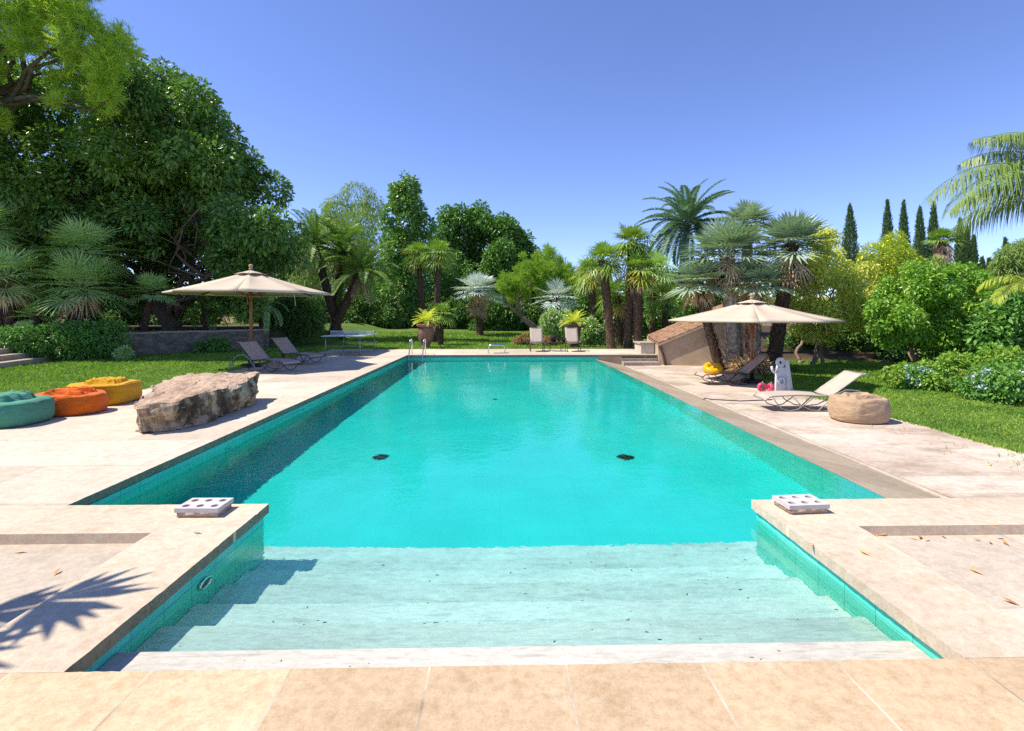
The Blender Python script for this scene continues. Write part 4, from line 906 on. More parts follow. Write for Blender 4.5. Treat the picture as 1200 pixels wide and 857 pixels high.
def tree(name,label,cat,base,blobs,mat,bark,n,Lf,Wf,seed,r0=.2,fork=.4,nl=9,group=None,trunks=1,spread=.3,needles=None,limbs=True,extra=None,**kw):
    t=thing(name,label,cat,base,group); b=V(*base); c=blobs[:,:3].mean(0); r=np.random.default_rng(seed); mm=MB()
    for k in range(trunks):
        bb=b+V(r.normal()*spread,r.normal()*spread,0)*(trunks>1); f=b+(c-b)*fork+V(r.normal(),r.normal(),0)*spread*(1.6 if trunks>1 else .5)
        mm.tube([bb-V(0,0,.25),bb+V(0,0,.02),bb+V(0,0,.12)],[r0*1.7,r0*1.35,r0*1.05],9); pts=limb(mm,bb,f,r0*1.05,r0*.75,seed+k,.12,7,9)
        if limbs:
            tg=blobs[r.choice(len(blobs),min(len(blobs),nl),replace=False)]
            for i,g in enumerate(tg): limb(mm,pts[-1-(i%2)],g[:3],r0*.55,.015,seed*31+i+k*100,.14)
    mm.build('trunk',bark,t); cm=MB()
    if needles: cm.quads(*needle_quads(blobs,needles[0],needles[1],Lf,Wf,seed))
    else: cm.quads(*leaf_quads(blobs,n,Lf,Wf,seed,**kw))
    cm.build('crown',mat,t,smooth=False)
    if extra:
        em=MB(); em.quads(*leaf_quads(blobs,extra[1],extra[2],extra[3],seed+5,shell=(.92,1.08),out=.9)); em.build('blossoms',extra[0],t,smooth=False)
    return t
# ---- palms
def fan(qs,ts,hub,d,s,nn,Rr,nseg,w_,droop,tint,r,spread=2.0,cup=.15):
    ph=np.linspace(-spread,spread,nseg)+r.normal(0,.04,nseg); l=Rr*(1-.28*(np.abs(ph)/spread)**2)*r.uniform(.88,1.08,nseg)
    a=np.cos(ph)[:,None]*d+np.sin(ph)[:,None]*s+nn*cup; a=nrm(a); sd=nrm(np.cross(a,nn)); m_=hub+a*(l*.55)[:,None]-V(0,0,1)*(droop*.18*l)[:,None]; tip=hub+a*l[:,None]-V(0,0,1)*(droop*l*r.uniform(.6,1.3,nseg))[:,None]
    qs.append(np.stack([np.broadcast_to(hub,(nseg,3)),m_+sd*w_*.5+nn*w_*.12,tip,m_-sd*w_*.5+nn*w_*.12],1)); ts.append(np.clip(tint+r.normal(0,.08,nseg),0,1))
def fan_crown(c,n,pet,Rr,nseg,seed,elev=(-35,85),w_=.05,droop=.2,tintv=.5,spread=2.0,yellow=0.0):
    r=np.random.default_rng(seed); qs=[];ts=[]; pm=MB(); c=V(*c)
    for i in range(n):
        f=(i+.5)/n; el=R(elev[1]+(elev[0]-elev[1])*f**.85)+r.normal(0,.12); az=i*2.39996+r.normal(0,.25); d=V(math.cos(az)*math.cos(el),math.sin(az)*math.cos(el),math.sin(el))
        L_=pet*r.uniform(.75,1.2)*(.62+.38*math.cos(el)); q=c+d*L_; q[2]-=L_*.12*math.cos(el); d2=nrm(d-V(0,0,.25*math.cos(el)+.1)); s=nrm(np.cross(d2,V(0,0,1)) if abs(d2[2])<.97 else V(1,0,0)); nn=np.cross(s,d2)
        pm.tube([c+d*.05,(c+q)/2+V(0,0,.03*L_),q],[.016,.013,.01],4,caps=False)
        t_=1.0 if r.random()<yellow*f*2 else np.clip(tintv+.25*(.5-f)+r.normal(0,.12),0,.72 if yellow else 1)
        fan(qs,ts,q,d2,s,nn,Rr*r.uniform(.8,1.12)*(.74+.26*math.cos(el)),nseg,w_,droop*(1+f),t_,r,spread)
    return qs,ts,pm
def skirt(c,n,Rr,seed,drop=1.0,rad=.25):
    r=np.random.default_rng(seed); qs=[];ts=[]; c=V(*c)
    for i in range(n):
        az=r.uniform(0,2*PI); hub=c+V(math.cos(az)*rad*r.uniform(.6,1.5),math.sin(az)*rad*r.uniform(.6,1.5),-r.uniform(0,drop)); d=nrm(V(math.cos(az)*.35,math.sin(az)*.35,-1)+r.normal(0,.15,3)); s=nrm(np.cross(d,V(math.cos(az),math.sin(az),0))); nn=np.cross(s,d); fan(qs,ts,hub,d,s,nn,Rr*r.uniform(.6,1.1),9,.05,.15,r.uniform(.2,.9),r,.8)
    return qs,ts
def palm_trunk(mm,pts,r0,r1,seed,boots=260,bl=.16,bw=.07):
    pts=[V(*p) for p in pts]; n=18; P=[]; 
    seglen=np.linspace(0,len(pts)-1,n)
    for s in seglen:
        i=min(int(s),len(pts)-2); f=s-i; P.append(pts[i]*(1-f)+pts[i+1]*f)
    P=np.array(P)
    for k in range(2): P[1:-1]=(P[:-2]+2*P[1:-1]+P[2:])/4
    rr=np.linspace(r0,r1,n); rr[0]*=1.35; rr[1]*=1.1; mm.tube(P,rr,12)
    r=np.random.default_rng(seed); q=[]
    for i in range(boots):
        s=(i+.5)/boots*(n-1); j=min(int(s),n-2); f=s-j; c=P[j]*(1-f)+P[j+1]*f; ra=rr[j]*(1-f)+rr[j+1]*f; az=i*2.39996+r.normal(0,.15); o=V(math.cos(az),math.sin(az),0); sd=V(-o[1],o[0],0)
        b=c+o*ra*.96; tp=b+o*bl*.34*r.uniform(.6,1.5)+V(0,0,bl*r.uniform(.7,1.2)); q.append([b-sd*bw*.6,b+sd*bw*.6,tp+sd*bw*.35,tp-sd*bw*.35])
    mm.quads(np.array(q),r.random(boots)); return P[-1]
def fan_palm(label,base,tops,mat,pet,Rr,n,nseg,seed,r0=.14,boot=None,skirtn=0,skirtd=.6,elev=(-35,85),w_=.055,droop=.2,yellow=0.0,cat='palm',group=None,name='fan_palm',mids=None,boots=240):
    """one clump: a trunk and a crown for each head"""
    t=thing(name,label,cat,base,group)
    for k,tp in enumerate(tops):
        b=V(*base)+(V(.22*math.cos(k*2.1),.22*math.sin(k*2.1),0) if len(tops)>1 else 0); mm=MB(); mid=[(b+(V(*tp)-b)*.5+V(0,0,.1))] if mids is None else [V(*mids[k])]
        e=palm_trunk(mm,[b-V(0,0,.2)]+mid+[tp],r0,r0*.9,seed+k,boots); mm.build('trunk',boot or M['bark_palm'],t)
        qs,ts,pm=fan_crown(tp,n,pet,Rr,nseg,seed*7+k,elev,w_,droop,.5,2.0,yellow); pm.quads(np.concatenate(qs),np.concatenate(ts)); pm.build('crown',mat,t,smooth=False)
        if skirtn:
            qs,ts=skirt(V(*tp)-V(0,0,.1),skirtn,Rr*.9,seed+k*3,skirtd,r0*1.3); sm=MB(); sm.quads(np.concatenate(qs),np.concatenate(ts)); sm.build('dead_skirt',M['dead'],t,smooth=False)
    return t
def frond(mm,p0,az,el,L_,droop,nl,lf,w_,seed,tint,vee=.35,hang=.35,rr=.018,twist=0.0):
    r=np.random.default_rng(seed); n=14; pts=[V(*p0)]; e=el
    for i in range(n):
        f=i/n; e2=e-droop*(f**1.25); pts.append(pts[-1]+V(math.cos(az)*math.cos(e2),math.sin(az)*math.cos(e2),math.sin(e2))*L_/n)
    pts=np.array(pts); mm.tube(pts,np.linspace(rr,.004,n+1),4,caps=False)
    tt=np.linspace(.12,.99,nl); ii=np.minimum((tt*n).astype(int),n-1); ff=tt*n-ii; p=pts[ii]*(1-ff)[:,None]+pts[ii+1]*ff[:,None]; tan=nrm(pts[ii+1]-pts[ii]); sd=nrm(np.cross(tan,V(0,0,1.0)+1e-6)); nn=np.cross(sd,tan)
    for s in (-1,1):
        l=lf*np.sin(PI*np.clip(tt*.86+.12,0,1))**.6*r.uniform(.85,1.12,nl); a=nrm(tan*.62+s*sd+nn*vee+r.normal(0,.09,(nl,3))); m_=p+a*(l*.5)[:,None]-V(0,0,1)*(hang*.22*l)[:,None]; tip=p+a*(l*(1-.25*hang))[:,None]-V(0,0,1)*(hang*l)[:,None]
        wv=nrm(np.cross(a,nn))*w_*.5; mm.quads(np.stack([p,m_+wv,tip,m_-wv],1),np.clip(tint+r.normal(0,.1,nl),0,1))
def pinnate_palm(name,label,base,tops,mat,L_,n,seed,r0=.18,elev=(-25,80),droop=1.2,nl=46,lf=.42,w_=.03,hang=.3,vee=.35,group=None,cat='palm',boot=None,skirtn=0,tintv=.5,boots=240,azs=None,ntr=1):
    t=thing(name,label,cat,base,group); r=np.random.default_rng(seed)
    for k,tp in enumerate(tops):
        b=V(*base)+(V(.3*math.cos(k*2.1),.3*math.sin(k*2.1),0) if len(tops)>1 else 0); mm=MB(); palm_trunk(mm,[b-V(0,0,.2),b+(V(*tp)-b)*.5+V(0,0,.1),tp],r0,r0*.85,seed+k,boots); mm.build('trunk',boot or M['bark_palm'],t)
        cm=MB()
        for i in range(n):
            f=(i+.5)/n; el=R(elev[1]+(elev[0]-elev[1])*f)+r.normal(0,.1); az=i*2.39996+r.normal(0,.2) if azs is None else azs[i]
            frond(cm,tp,az,el,L_*r.uniform(.82,1.1),droop*r.uniform(.75,1.2),nl,lf,w_,seed*100+i+k*37,np.clip(tintv+.3*(.5-f)+r.normal(0,.1),0,1),vee,hang)
        cm.build('crown',mat,t,smooth=False)
        if skirtn:
            sm=MB()
            for i in range(skirtn): frond(sm,V(*tp)-V(0,0,.15),r.uniform(0,2*PI),R(r.uniform(-70,-40)),L_*.6,.5,26,lf*.8,w_,seed+i,r.random(),0,.2)
            sm.build('dead_skirt',M['dead'],t,smooth=False)
    return t
def shrub(name,label,base,blobs,mat,n,Lf,Wf,seed,cat='shrub',flowers=None,group=None,stem=True,**kw):
    t=thing(name,label,cat,base,group); mm=MB(); b=V(*base); r=np.random.default_rng(seed)
    for g in blobs[r.choice(len(blobs),min(7,len(blobs)),replace=False)]: limb(mm,b+V(r.normal(0,.06),r.normal(0,.06),-.08),g[:3],.03,.008,seed+int(r.integers(999)),.1,5,5)
    mm.build('stems',M['bark'],t); cm=MB(); cm.quads(*leaf_quads(blobs,n,Lf,Wf,seed,**kw)); cm.build('foliage',mat,t,smooth=False)
    if flowers:
        fm=MB()
        if len(flowers)>4:      # clustered heads
            hb=blobs[r.choice(len(blobs),flowers[1],p=blobs[:,3]/blobs[:,3].sum())]; d=nrm(r.normal(size=(flowers[1],3))+V(-.25,-.8,.5)); hc=np.c_[hb[:,:3]+d*hb[:,3:4]*1.02,np.full(flowers[1],flowers[4])]; fm.quads(*leaf_quads(hc,flowers[1]*26,flowers[2],flowers[3],seed+9,shell=(.2,1.0)))
        else: fm.quads(*leaf_quads(blobs,flowers[1],flowers[2],flowers[3],seed+9,shell=(.95,1.1),out=1.0,up=.1))
        fm.build('blossoms',flowers[0],t,smooth=False)
    return t
def ground_pt(px,D,z=None):
    p=at(px,HY,D); return (p.x,p.y,gz(p.x,p.y) if z is None else z)

# ---------- left: pine, the great ficus, the fan palms under it
b=ground_pt(-45,20.5); 
pb=np.concatenate([sil_blobs([(-140,-120),(60,-140),(120,-20),(150,25),(150,95),(132,135),(88,150),(58,118),(52,72),(10,68),(-20,115),(15,158),(-60,185),(-150,150)],18.2,1.6,.55,130,11)])
tree('pine_tree','tall yellow green pine with long needles rising above the dark rounded tree','tree',b,pb,L['pine'],M['bark'],0,.25,.017,11,r0=.2,fork=.75,nl=26,needles=(11500,18))
fic=[(-120,130),(-60,80),(30,112),(95,98),(148,84),(198,100),(236,124),(256,156),(288,192),(310,218),(327,256),(334,304),(330,352),(296,362),(268,345),(250,300),(250,262),(238,240),(224,236),(214,250),(210,280),(192,308),(150,322),(100,345),(30,350),(-120,350)]
b=ground_pt(205,25.5)
t=tree('ficus_tree','huge dark glossy tree with a rounded crown and a hollow showing twisted branches','tree',b,np.concatenate([lobed(fic,24.0,5.0,2.1,75,.62,20,12,sep=.62,front=.8),sil_blobs(fic,25.0,2.0,1.2,110,14,front=.5),sil_blobs([(-60,352),(-40,250),(130,200),(220,150),(290,220),(318,345),(260,362)],28.5,1.0,1.35,95,13)]),L['ficus'],M['bark'],230000,.23,.115,12,shell=(.78,1.0),up=.8,r0=.42,fork=.28,nl=14,limbs=True)
mm=MB(); b0=V(*b)
for i,(px,py,D) in enumerate([(222,225,22.5),(238,240,22),(246,285,22),(214,270,22)]):
    q=at(px,py,D); pts=limb(mm,b0+V(.2*math.cos(i),.2*math.sin(i),.6),q,.17,.03,500+i,.22,9,7)
    for k in range(3): limb(mm,pts[4+k],V(*q)+np.random.default_rng(i*7+k).normal(0,.9,3),.05,.01,600+i*5+k,.2,6,5)
o=mm.build('bough',M['bark_pale'],t)
CH=dict(mat=L['chama'],nseg=17,w_=.055,droop=.10,elev=(-25,85))
p=ground_pt(82,19.6); fan_palm('big bushy fan palm with two tiers of grey green leaves above the clipped hedge',p,[tuple(at(98,297,19.4)),tuple(at(95,338,18.8))],pet=.95,Rr=1.05,n=44,seed=21,r0=.17,skirtn=14,skirtd=.5,**CH)
p=ground_pt(5,18.5); fan_palm('fan palm at the frame edge above the garden steps with two leaf heads',p,[tuple(at(10,325,18.3)),tuple(at(-22,268,18.6))],pet=.8,Rr=.95,n=36,seed=22,r0=.16,skirtn=14,skirtd=.6,**CH)
p=ground_pt(167,21.0); fan_palm('small fan palm in the shade between the bushy fan palm and the umbrella',p,[tuple(at(178,343,20.8))],pet=.6,Rr=.62,n=30,seed=23,r0=.12,**CH)
p=ground_pt(46,18.6); fan_palm('low young fan palm sprouting behind the clipped hedge',p,[tuple(at(42,372,18.4))],pet=.4,Rr=.5,n=18,seed=24,r0=.08,**CH)
p=ground_pt(243,23.6,.0); pinnate_palm('date_palm','small shaded date palm under the umbrella canopy in front of the garden wall',p,[tuple(at(240,357,23.6))],L['date'],1.7,20,25,r0=.14,elev=(-40,70),droop=1.5,nl=32,lf=.28)
p=ground_pt(309,24.2,.0); pinnate_palm('date_palm','small date palm with thin trunk just beyond the umbrella pole',p,[tuple(at(306,357,24.2))],L['chama'],1.7,20,26,r0=.13,elev=(-45,70),droop=1.5,nl=32,lf=.28)
# clipped hedge on the wall
hb=[]
for i,f in enumerate(np.linspace(0,1,34)):
    for k in range(4):
        q=V(-16.4,17.25)*(1-f)+V(-13.85,18.75)*f; rr=np.random.default_rng(300+i*4+k); hb.append((q[0]+rr.normal(0,.14),q[1]+rr.uniform(-.5,.4),.22+.28*k*(.8+.2*f)+rr.normal(0,.04)+.05,.24))
shrub('clipped_hedge','clipped rounded green hedge growing over the low garden wall by the steps',(-15.5,17.6,0),np.array(hb),L['hedge'],16000,.11,.05,31,cat='hedge')
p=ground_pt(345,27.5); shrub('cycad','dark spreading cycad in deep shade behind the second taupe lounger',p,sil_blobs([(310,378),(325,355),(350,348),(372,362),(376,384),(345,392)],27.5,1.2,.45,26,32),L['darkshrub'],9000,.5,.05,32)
shrub('shrub','low grey green tuft at the foot of the clipped hedge',(-13.4,18.6,0),ell_blobs((-13.4,18.5,.15),(.5,.4,.15),8,.16,33),L['chama'],1200,.14,.03,33)
shrub('shrub','small leafy weeds along the foot of the garden wall',(-11.9,21.8,0),ell_blobs((-11.9,21.7,.2),(.9,.4,.2),10,.2,34),L['hedge'],1500,.16,.06,34)

# ---------- middle left
p=ground_pt(392,30.0); pinnate_palm('date_palm','clump of dark leaning date palms with arching crowns behind the table tennis table',p,[tuple(at(368,288,30)),tuple(at(402,296,30.5)),tuple(at(424,318,29.5))],L['date'],2.9,32,41,r0=.26,elev=(-20,84),droop=1.15,nl=56,lf=.42,w_=.05,hang=.2,skirtn=6)
tree('willow_like_tree','soft olive green feathery tree standing tall behind the date palms','tree',ground_pt(415,50),sil_blobs([(345,262),(372,240),(395,238),(408,222),(425,216),(445,232),(456,262),(460,320),(450,372),(390,385),(352,380),(340,320)],50,4,1.25,75,42),L['willow'],M['bark'],30000,.36,.07,42,r0=.3,grav=.9,out=.4)
tree('magnolia_tree','narrow upright glossy magnolia taller than its neighbours','tree',ground_pt(476,44),sil_blobs([(448,300),(446,262),(456,238),(461,214),(474,205),(487,216),(500,240),(505,275),(500,330),(510,372),(480,384),(446,378),(440,335)],44,2.3,.75,80,43),L['magnolia'],M['bark'],16000,.36,.17,43,r0=.22,fork=.7)
tree('broadleaf_tree','big rounded deep green broadleaf tree against the sky behind the silver palm','tree',ground_pt(563,56),np.concatenate([lobed([(500,300),(512,262),(530,252),(560,246),(590,256),(612,275),(622,300),(618,345),(560,372),(505,350)],56,5.0,2.3,40,.8,15,44,sep=.55),sil_blobs([(510,300),(530,266),(562,256),(594,268),(612,305),(606,350),(560,372),(515,348)],57,2.0,1.3,60,46)]),L['round'],M['bark'],46000,.42,.2,44,r0=.35)
tree('broadleaf_tree','mid green leafy tree filling the gap below the magnolia and beside the twin palms','tree',ground_pt(530,46),sil_blobs([(505,335),(520,318),(545,330),(550,375),(520,385),(500,372)],46,2,.7,30,45),L['round'],M['bark'],9000,.3,.13,45,r0=.15)
TR=dict(mat=L['trachy'],nseg=15,w_=.06,droop=.22,elev=(-45,85),yellow=.08)
p=ground_pt(498,30.2); fan_palm('slender fan palm, the thinner trunk of the pair behind the terracotta urn',p,[tuple(at(490,298,30))],pet=.6,Rr=.75,n=34,seed=51,r0=.15,skirtn=6,**TR)
p=ground_pt(511,29.0); fan_palm('slender fan palm with a thick fibrous trunk directly behind the terracotta urn',p,[tuple(at(514,298,29))],pet=.6,Rr=.8,n=36,seed=52,r0=.17,skirtn=7,**TR)
p=ground_pt(516,26.5); fan_palm('short young fan palm beside the terracotta urn on the lawn',p,[tuple(at(518,368,26.5))],pet=.45,Rr=.55,n=22,seed=53,r0=.13,**TR)
p=ground_pt(563,34); fan_palm('silver blue fan palm with a skirt of dry hanging fronds',p,[tuple(at(560,342,34))],L['silver'],pet=1.0,Rr=1.0,n=48,nseg=17,seed=54,r0=.2,skirtn=60,skirtd=1.1,elev=(-12,85),w_=.08,droop=.10)
b=ground_pt(634,32); t=tree('leaning_pine','small yellow green pine with a bare leaning forked trunk','tree',b,sil_blobs([(582,345),(586,325),(600,312),(612,296),(640,290),(662,302),(680,318),(678,340),(650,338),(630,340),(606,352)],32,1.8,.5,60,55),L['pine2'],M['bark_pale'],0,.22,.022,55,r0=.06,fork=.3,nl=3,needles=(2600,14),limbs=False)
mm=MB(); q0=V(*b)
k1=at(612,372,32); k2=at(602,352,32)
for pa,ra in (([q0-V(0,0,.2),q0+V(-.15,0,.4),at(622,380,32),k1],[.26,.22,.19,.15]),([k1,at(600,362,31.8),at(590,350,31.6),at(586,335,31.5)],[.11,.09,.06,.03]),([k1,at(606,355,32),at(608,335,32),at(614,312,32)],[.12,.1,.07,.03]),([at(606,356,32),at(614,340,32.3),at(630,322,32.5),at(648,310,32.6)],[.08,.06,.045,.02]),([at(608,345,32),at(618,333,31.6),at(622,325,31.2),at(640,318,31)],[.06,.045,.03,.015]),([k1,at(615,356,32.5),at(606,340,33)],[.06,.04,.02]),([at(630,385,32),at(636,368,31.8),at(645,352,31.6),at(655,335,31.4)],[.08,.06,.04,.02])):
    mm.tube(pa,ra,8)
mm.build('bough',M['bark_pale'],t)
def potted(c,label,mat,square,matl,h,seed,R_):
    t=thing('plant_pot',label,'plant pot',c); x,y,z=c; mm=MB()
    if square:
        for (w0,w1,z0,z1) in ((.24,.24,0,.12),(.2,.3,.12,h-.12)):
            v=[(x+sx*w_,y+sy*w_,z+zz) for w_,zz in ((w0,z0),(w1,z1)) for sx,sy in((-1,-1),(1,-1),(1,1),(-1,1))]; mm.add(v,np.array([(0,1,5,4),(1,2,6,5),(2,3,7,6),(3,0,4,7),(4,5,6,7)]))
        mm.build('body',mat,t,smooth=False); mm=MB(); mm.box(x-.42,x+.42,y-.42,y+.42,z+h-.12,z+h); mm.build('rim',M['pot_dark'],t,smooth=False,bevel=.02)
    else:
        mm.lathe([(.24,0),(.26,.05),(.18,.12),(.2,.2),(.33,.4),(.38,.7),(.36,.92),(.30,1.0)],(x,y,z),28); mm.build('body',mat,t)
        mm=MB(); mm.lathe([(.30,h-.17),(.42,h-.13),(.44,h-.06),(.43,h),(.37,h),(.34,h-.06),(.0,h-.08)],(x,y,z),28); mm.build('rim',M['terracotta'],t)
    t2=thing('cycad',label.split(' holding')[0].replace('pot','')+' cycad with yellow green arching fronds','cycad',(x,y,z+h-.06)); t2['label']=matl
    mm=MB(); mm.lathe([(.16,-.05),(.17,.1),(.11,.2),(.0,.24)],(x,y,z+h-.06),14); mm.build('trunk',M['bark_palm'],t2); cm=MB(); r=np.random.default_rng(seed)
    for i in range(26): frond(cm,(x,y,z+h+.1),i*2.4,R(75-75*(i/26)),R_*r.uniform(.8,1.1),.9,24,.17,.02,seed+i,r.uniform(.2,1),.3,.15,.012)
    cm.build('crown',L['cycad'],t2,smooth=False)
p=ground_pt(499,24.1); potted(p,'large aged terracotta urn on the lawn behind the pool ladder holding a cycad',M['terracotta'],False,'yellow green cycad growing in the large terracotta urn',1.16,61,.85)
p=ground_pt(673,25.0); potted(p,'dark square pedestal pot behind the deck chair holding a cycad',M['pot_dark'],True,'yellow green cycad growing in the dark square pot',1.12,62,.85)
p=ground_pt(657,28); shrub('oleander_bush','rounded bush with pale pink flowers between the pine trunk and the dark pot',p,sil_blobs([(632,395),(634,374),(645,362),(664,363),(676,374),(680,396)],28,1.0,.33,34,63),L['oleander'],8000,.17,.045,63,flowers=(L['white'],900,.11,.10))
p=ground_pt(693,27); shrub('oleander_bush','smaller bush with pink white flowers beside the dark pot and the palm trunks',p,sil_blobs([(678,404),(680,378),(694,370),(706,380),(710,404)],27,.8,.28,26,64),L['oleander'],6000,.16,.045,64,flowers=(L['white'],650,.11,.10))
p=ground_pt(614,26.5); shrub('dome_shrub','low bronze brown dome shrub at the foot of the leaning pine',p,ell_blobs((p[0],p[1],p[2]+.18),(.5,.45,.32),26,.15,65,low=-.1),L['bronze'],5000,.09,.03,65)
p=ground_pt(641,26.5); shrub('dome_shrub','low bronze brown dome shrub between the two deck chairs',p,ell_blobs((p[0],p[1],p[2]+.16),(.4,.4,.28),22,.14,66,low=-.1),L['bronze'],4000,.09,.03,66)

# ---------- shade belt at the back of the lawn
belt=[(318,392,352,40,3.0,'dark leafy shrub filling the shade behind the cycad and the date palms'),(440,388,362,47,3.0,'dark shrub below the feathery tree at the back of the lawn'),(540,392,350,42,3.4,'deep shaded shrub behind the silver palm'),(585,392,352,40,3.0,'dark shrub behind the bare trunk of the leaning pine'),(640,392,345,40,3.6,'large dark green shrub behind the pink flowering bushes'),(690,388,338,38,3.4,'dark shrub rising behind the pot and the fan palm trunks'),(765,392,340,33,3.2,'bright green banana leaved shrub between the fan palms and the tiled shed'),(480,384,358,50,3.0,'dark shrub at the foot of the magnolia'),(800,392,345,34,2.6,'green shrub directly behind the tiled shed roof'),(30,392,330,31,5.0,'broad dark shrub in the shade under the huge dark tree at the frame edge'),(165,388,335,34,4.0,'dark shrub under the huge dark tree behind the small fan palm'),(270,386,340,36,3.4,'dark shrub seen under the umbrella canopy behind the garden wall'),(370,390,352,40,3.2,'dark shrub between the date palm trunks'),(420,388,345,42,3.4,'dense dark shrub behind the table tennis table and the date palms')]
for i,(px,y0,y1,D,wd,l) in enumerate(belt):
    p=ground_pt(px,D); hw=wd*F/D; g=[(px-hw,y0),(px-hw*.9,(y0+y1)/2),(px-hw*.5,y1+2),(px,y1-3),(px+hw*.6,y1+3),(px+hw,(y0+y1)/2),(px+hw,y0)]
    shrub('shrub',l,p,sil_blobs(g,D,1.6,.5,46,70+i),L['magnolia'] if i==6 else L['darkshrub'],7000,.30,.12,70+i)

for i,(px,ty,D,hw,l) in enumerate([(640,322,62,46,'leafy green tree showing between the leaning pine and the round tree'),(690,318,60,36,'green tree behind the fan palm trio'),(768,308,58,34,'green tree in the gap between the fan palm trio and the tall date palm'),(335,285,60,34,'pale green tree between the huge dark tree and the date palm clump'),(820,318,56,40,'green tree behind the tiled shed and the blue grey palms'),(385,262,64,40,'tall pale tree behind the feathery tree and the date palms'),(450,300,62,44,'green tree filling the background between the feathery tree and the magnolia'),(610,318,66,44,'dark green tree behind the leaning pine')]):
    g=[(px-hw,388),(px-hw,(ty+388)/2),(px-hw*.7,ty+14),(px-hw*.2,ty),(px+hw*.4,ty+4),(px+hw*.9,ty+22),(px+hw,(ty+388)/2),(px+hw,388)]
    tree('broadleaf_tree',l,'tree',ground_pt(px,D),sil_blobs(g,D,3.5,1.2,60,230+i),L['willow'] if i in (3,5) else L['round'],M['bark'],17000,.42,.2,230+i,r0=.25)
# ---------- middle right palms
for (px,D,top,l,sd,n) in ((717,23.6,(706,306),'fan palm with a shaggy trunk, first of the trio from the deck chairs',81,40),(735,24.0,(741,284),'tallest fan palm of the trio, some of its leaves yellowed',82,46),(748,23.3,(748,318),'fan palm with drooping leaves, the trio member next to the cream block',83,38),(728,25.5,(722,345),'short fan palm half hidden behind the trio of palms',84,26)):
    p=ground_pt(px,D); fan_palm(l,p,[tuple(at(top[0],top[1],D))],L['trachy'],pet=.62,Rr=.82,n=n,nseg=15,seed=sd,r0=.2,elev=(-45,85),w_=.065,droop=.22,yellow=.2,skirtn=6,group='trio of shaggy fan palms' if sd<84 else None)
p=ground_pt(764,27.5); fan_palm('grey green fan palm in the gap between the shaggy trio and the tiled shed',p,[tuple(at(766,318,27.5))],L['chama'],pet=.8,Rr=.95,n=36,nseg=15,seed=86,r0=.2,elev=(-40,85),w_=.065,droop=.2,skirtn=8)
p=ground_pt(781,25); fan_palm('bright low fan palm just behind the cream block and the roof corner',p,[tuple(at(780,352,25))],L['trachy'],pet=.7,Rr=.75,n=26,nseg=15,seed=87,r0=.16,elev=(-40,80),w_=.065,droop=.2)
p=ground_pt(652,30); fan_palm('steel blue fan palm spreading behind the pink flowering bush',p,[tuple(at(652,350,30))],L['silver'],pet=.9,Rr=.85,n=24,nseg=15,seed=88,r0=.16,elev=(-25,70),w_=.07,droop=.1)
p=ground_pt(697,27.5); fan_palm('fan palm with dark leaves at the back of the shaggy trio, towards the pot',p,[tuple(at(692,322,27.5))],L['trachy'],pet=.7,Rr=.85,n=32,nseg=15,seed=89,r0=.18,elev=(-45,85),w_=.065,droop=.25,yellow=.1,skirtn=6)
p=ground_pt(790,35); pinnate_palm('date_palm','tall date palm with long arching blue green fronds against the sky',p,[tuple(at(806,264,34.5))],L['datetall'],3.7,56,85,r0=.26,elev=(-35,86),droop=1.15,nl=84,lf=.52,w_=.08,hang=.15,vee=.5)
BF=dict(mat=L['bluefan'],nseg=16,w_=.085,droop=.07)
c0=ground_pt(868,18.3,ZR)
p=ground_pt(862,18.3,ZR); fan_palm('stout fan palm with pale knobbly trunk and wide blue grey head behind the umbrella',p,[tuple(at(852,300,18.3))],pet=.9,Rr=1.08,n=54,seed=91,r0=.27,boot=M['bark_boot'],skirtn=34,skirtd=.8,elev=(-5,88),boots=420,**BF)
p=ground_pt(905,19.0,ZR); fan_palm('blue grey fan palm leaning towards the olive bush with a brown shaggy neck',p,[tuple(at(928,288,19.0))],pet=.8,Rr=1.0,n=50,seed=92,r0=.25,boot=M['bark_palm'],skirtn=40,skirtd=1.0,elev=(-5,88),boots=380,**BF)
p=ground_pt(846,18.0,ZR); fan_palm('fan palm with a slim leaning trunk and a low head over the tiled roof',p,[tuple(at(818,333,18.4))],pet=.65,Rr=.85,n=38,seed=93,r0=.16,boot=M['bark_palm'],skirtn=16,elev=(-10,85),mids=[tuple(at(832,392,18.1))],boots=300,**BF)
p=ground_pt(884,17.7,ZR); fan_palm('fan palm with a pale scaly trunk right behind the umbrella pole',p,[tuple(at(884,336,17.9))],pet=.65,Rr=.86,n=38,seed=94,r0=.2,boot=M['bark_boot'],skirtn=16,elev=(-10,85),boots=380,**BF)
p=ground_pt(873,22.5,ZR); fan_palm('fan palm at the back of the palm group, its head between the two large ones',p,[tuple(at(876,262,22.5))],pet=.7,Rr=.8,n=34,seed=95,r0=.22,boot=M['bark_palm'],skirtn=16,elev=(-20,86),**BF)
shrub('dry_fronds','heap of dry fallen palm fronds at the foot of the palm group',(c0[0],c0[1]-.7,ZR),ell_blobs((c0[0]-.1,c0[1]-.75,ZR+.12),(.9,.35,.16),14,.16,96),M['dead'],1500,.34,.05,96,cat='dead fronds')

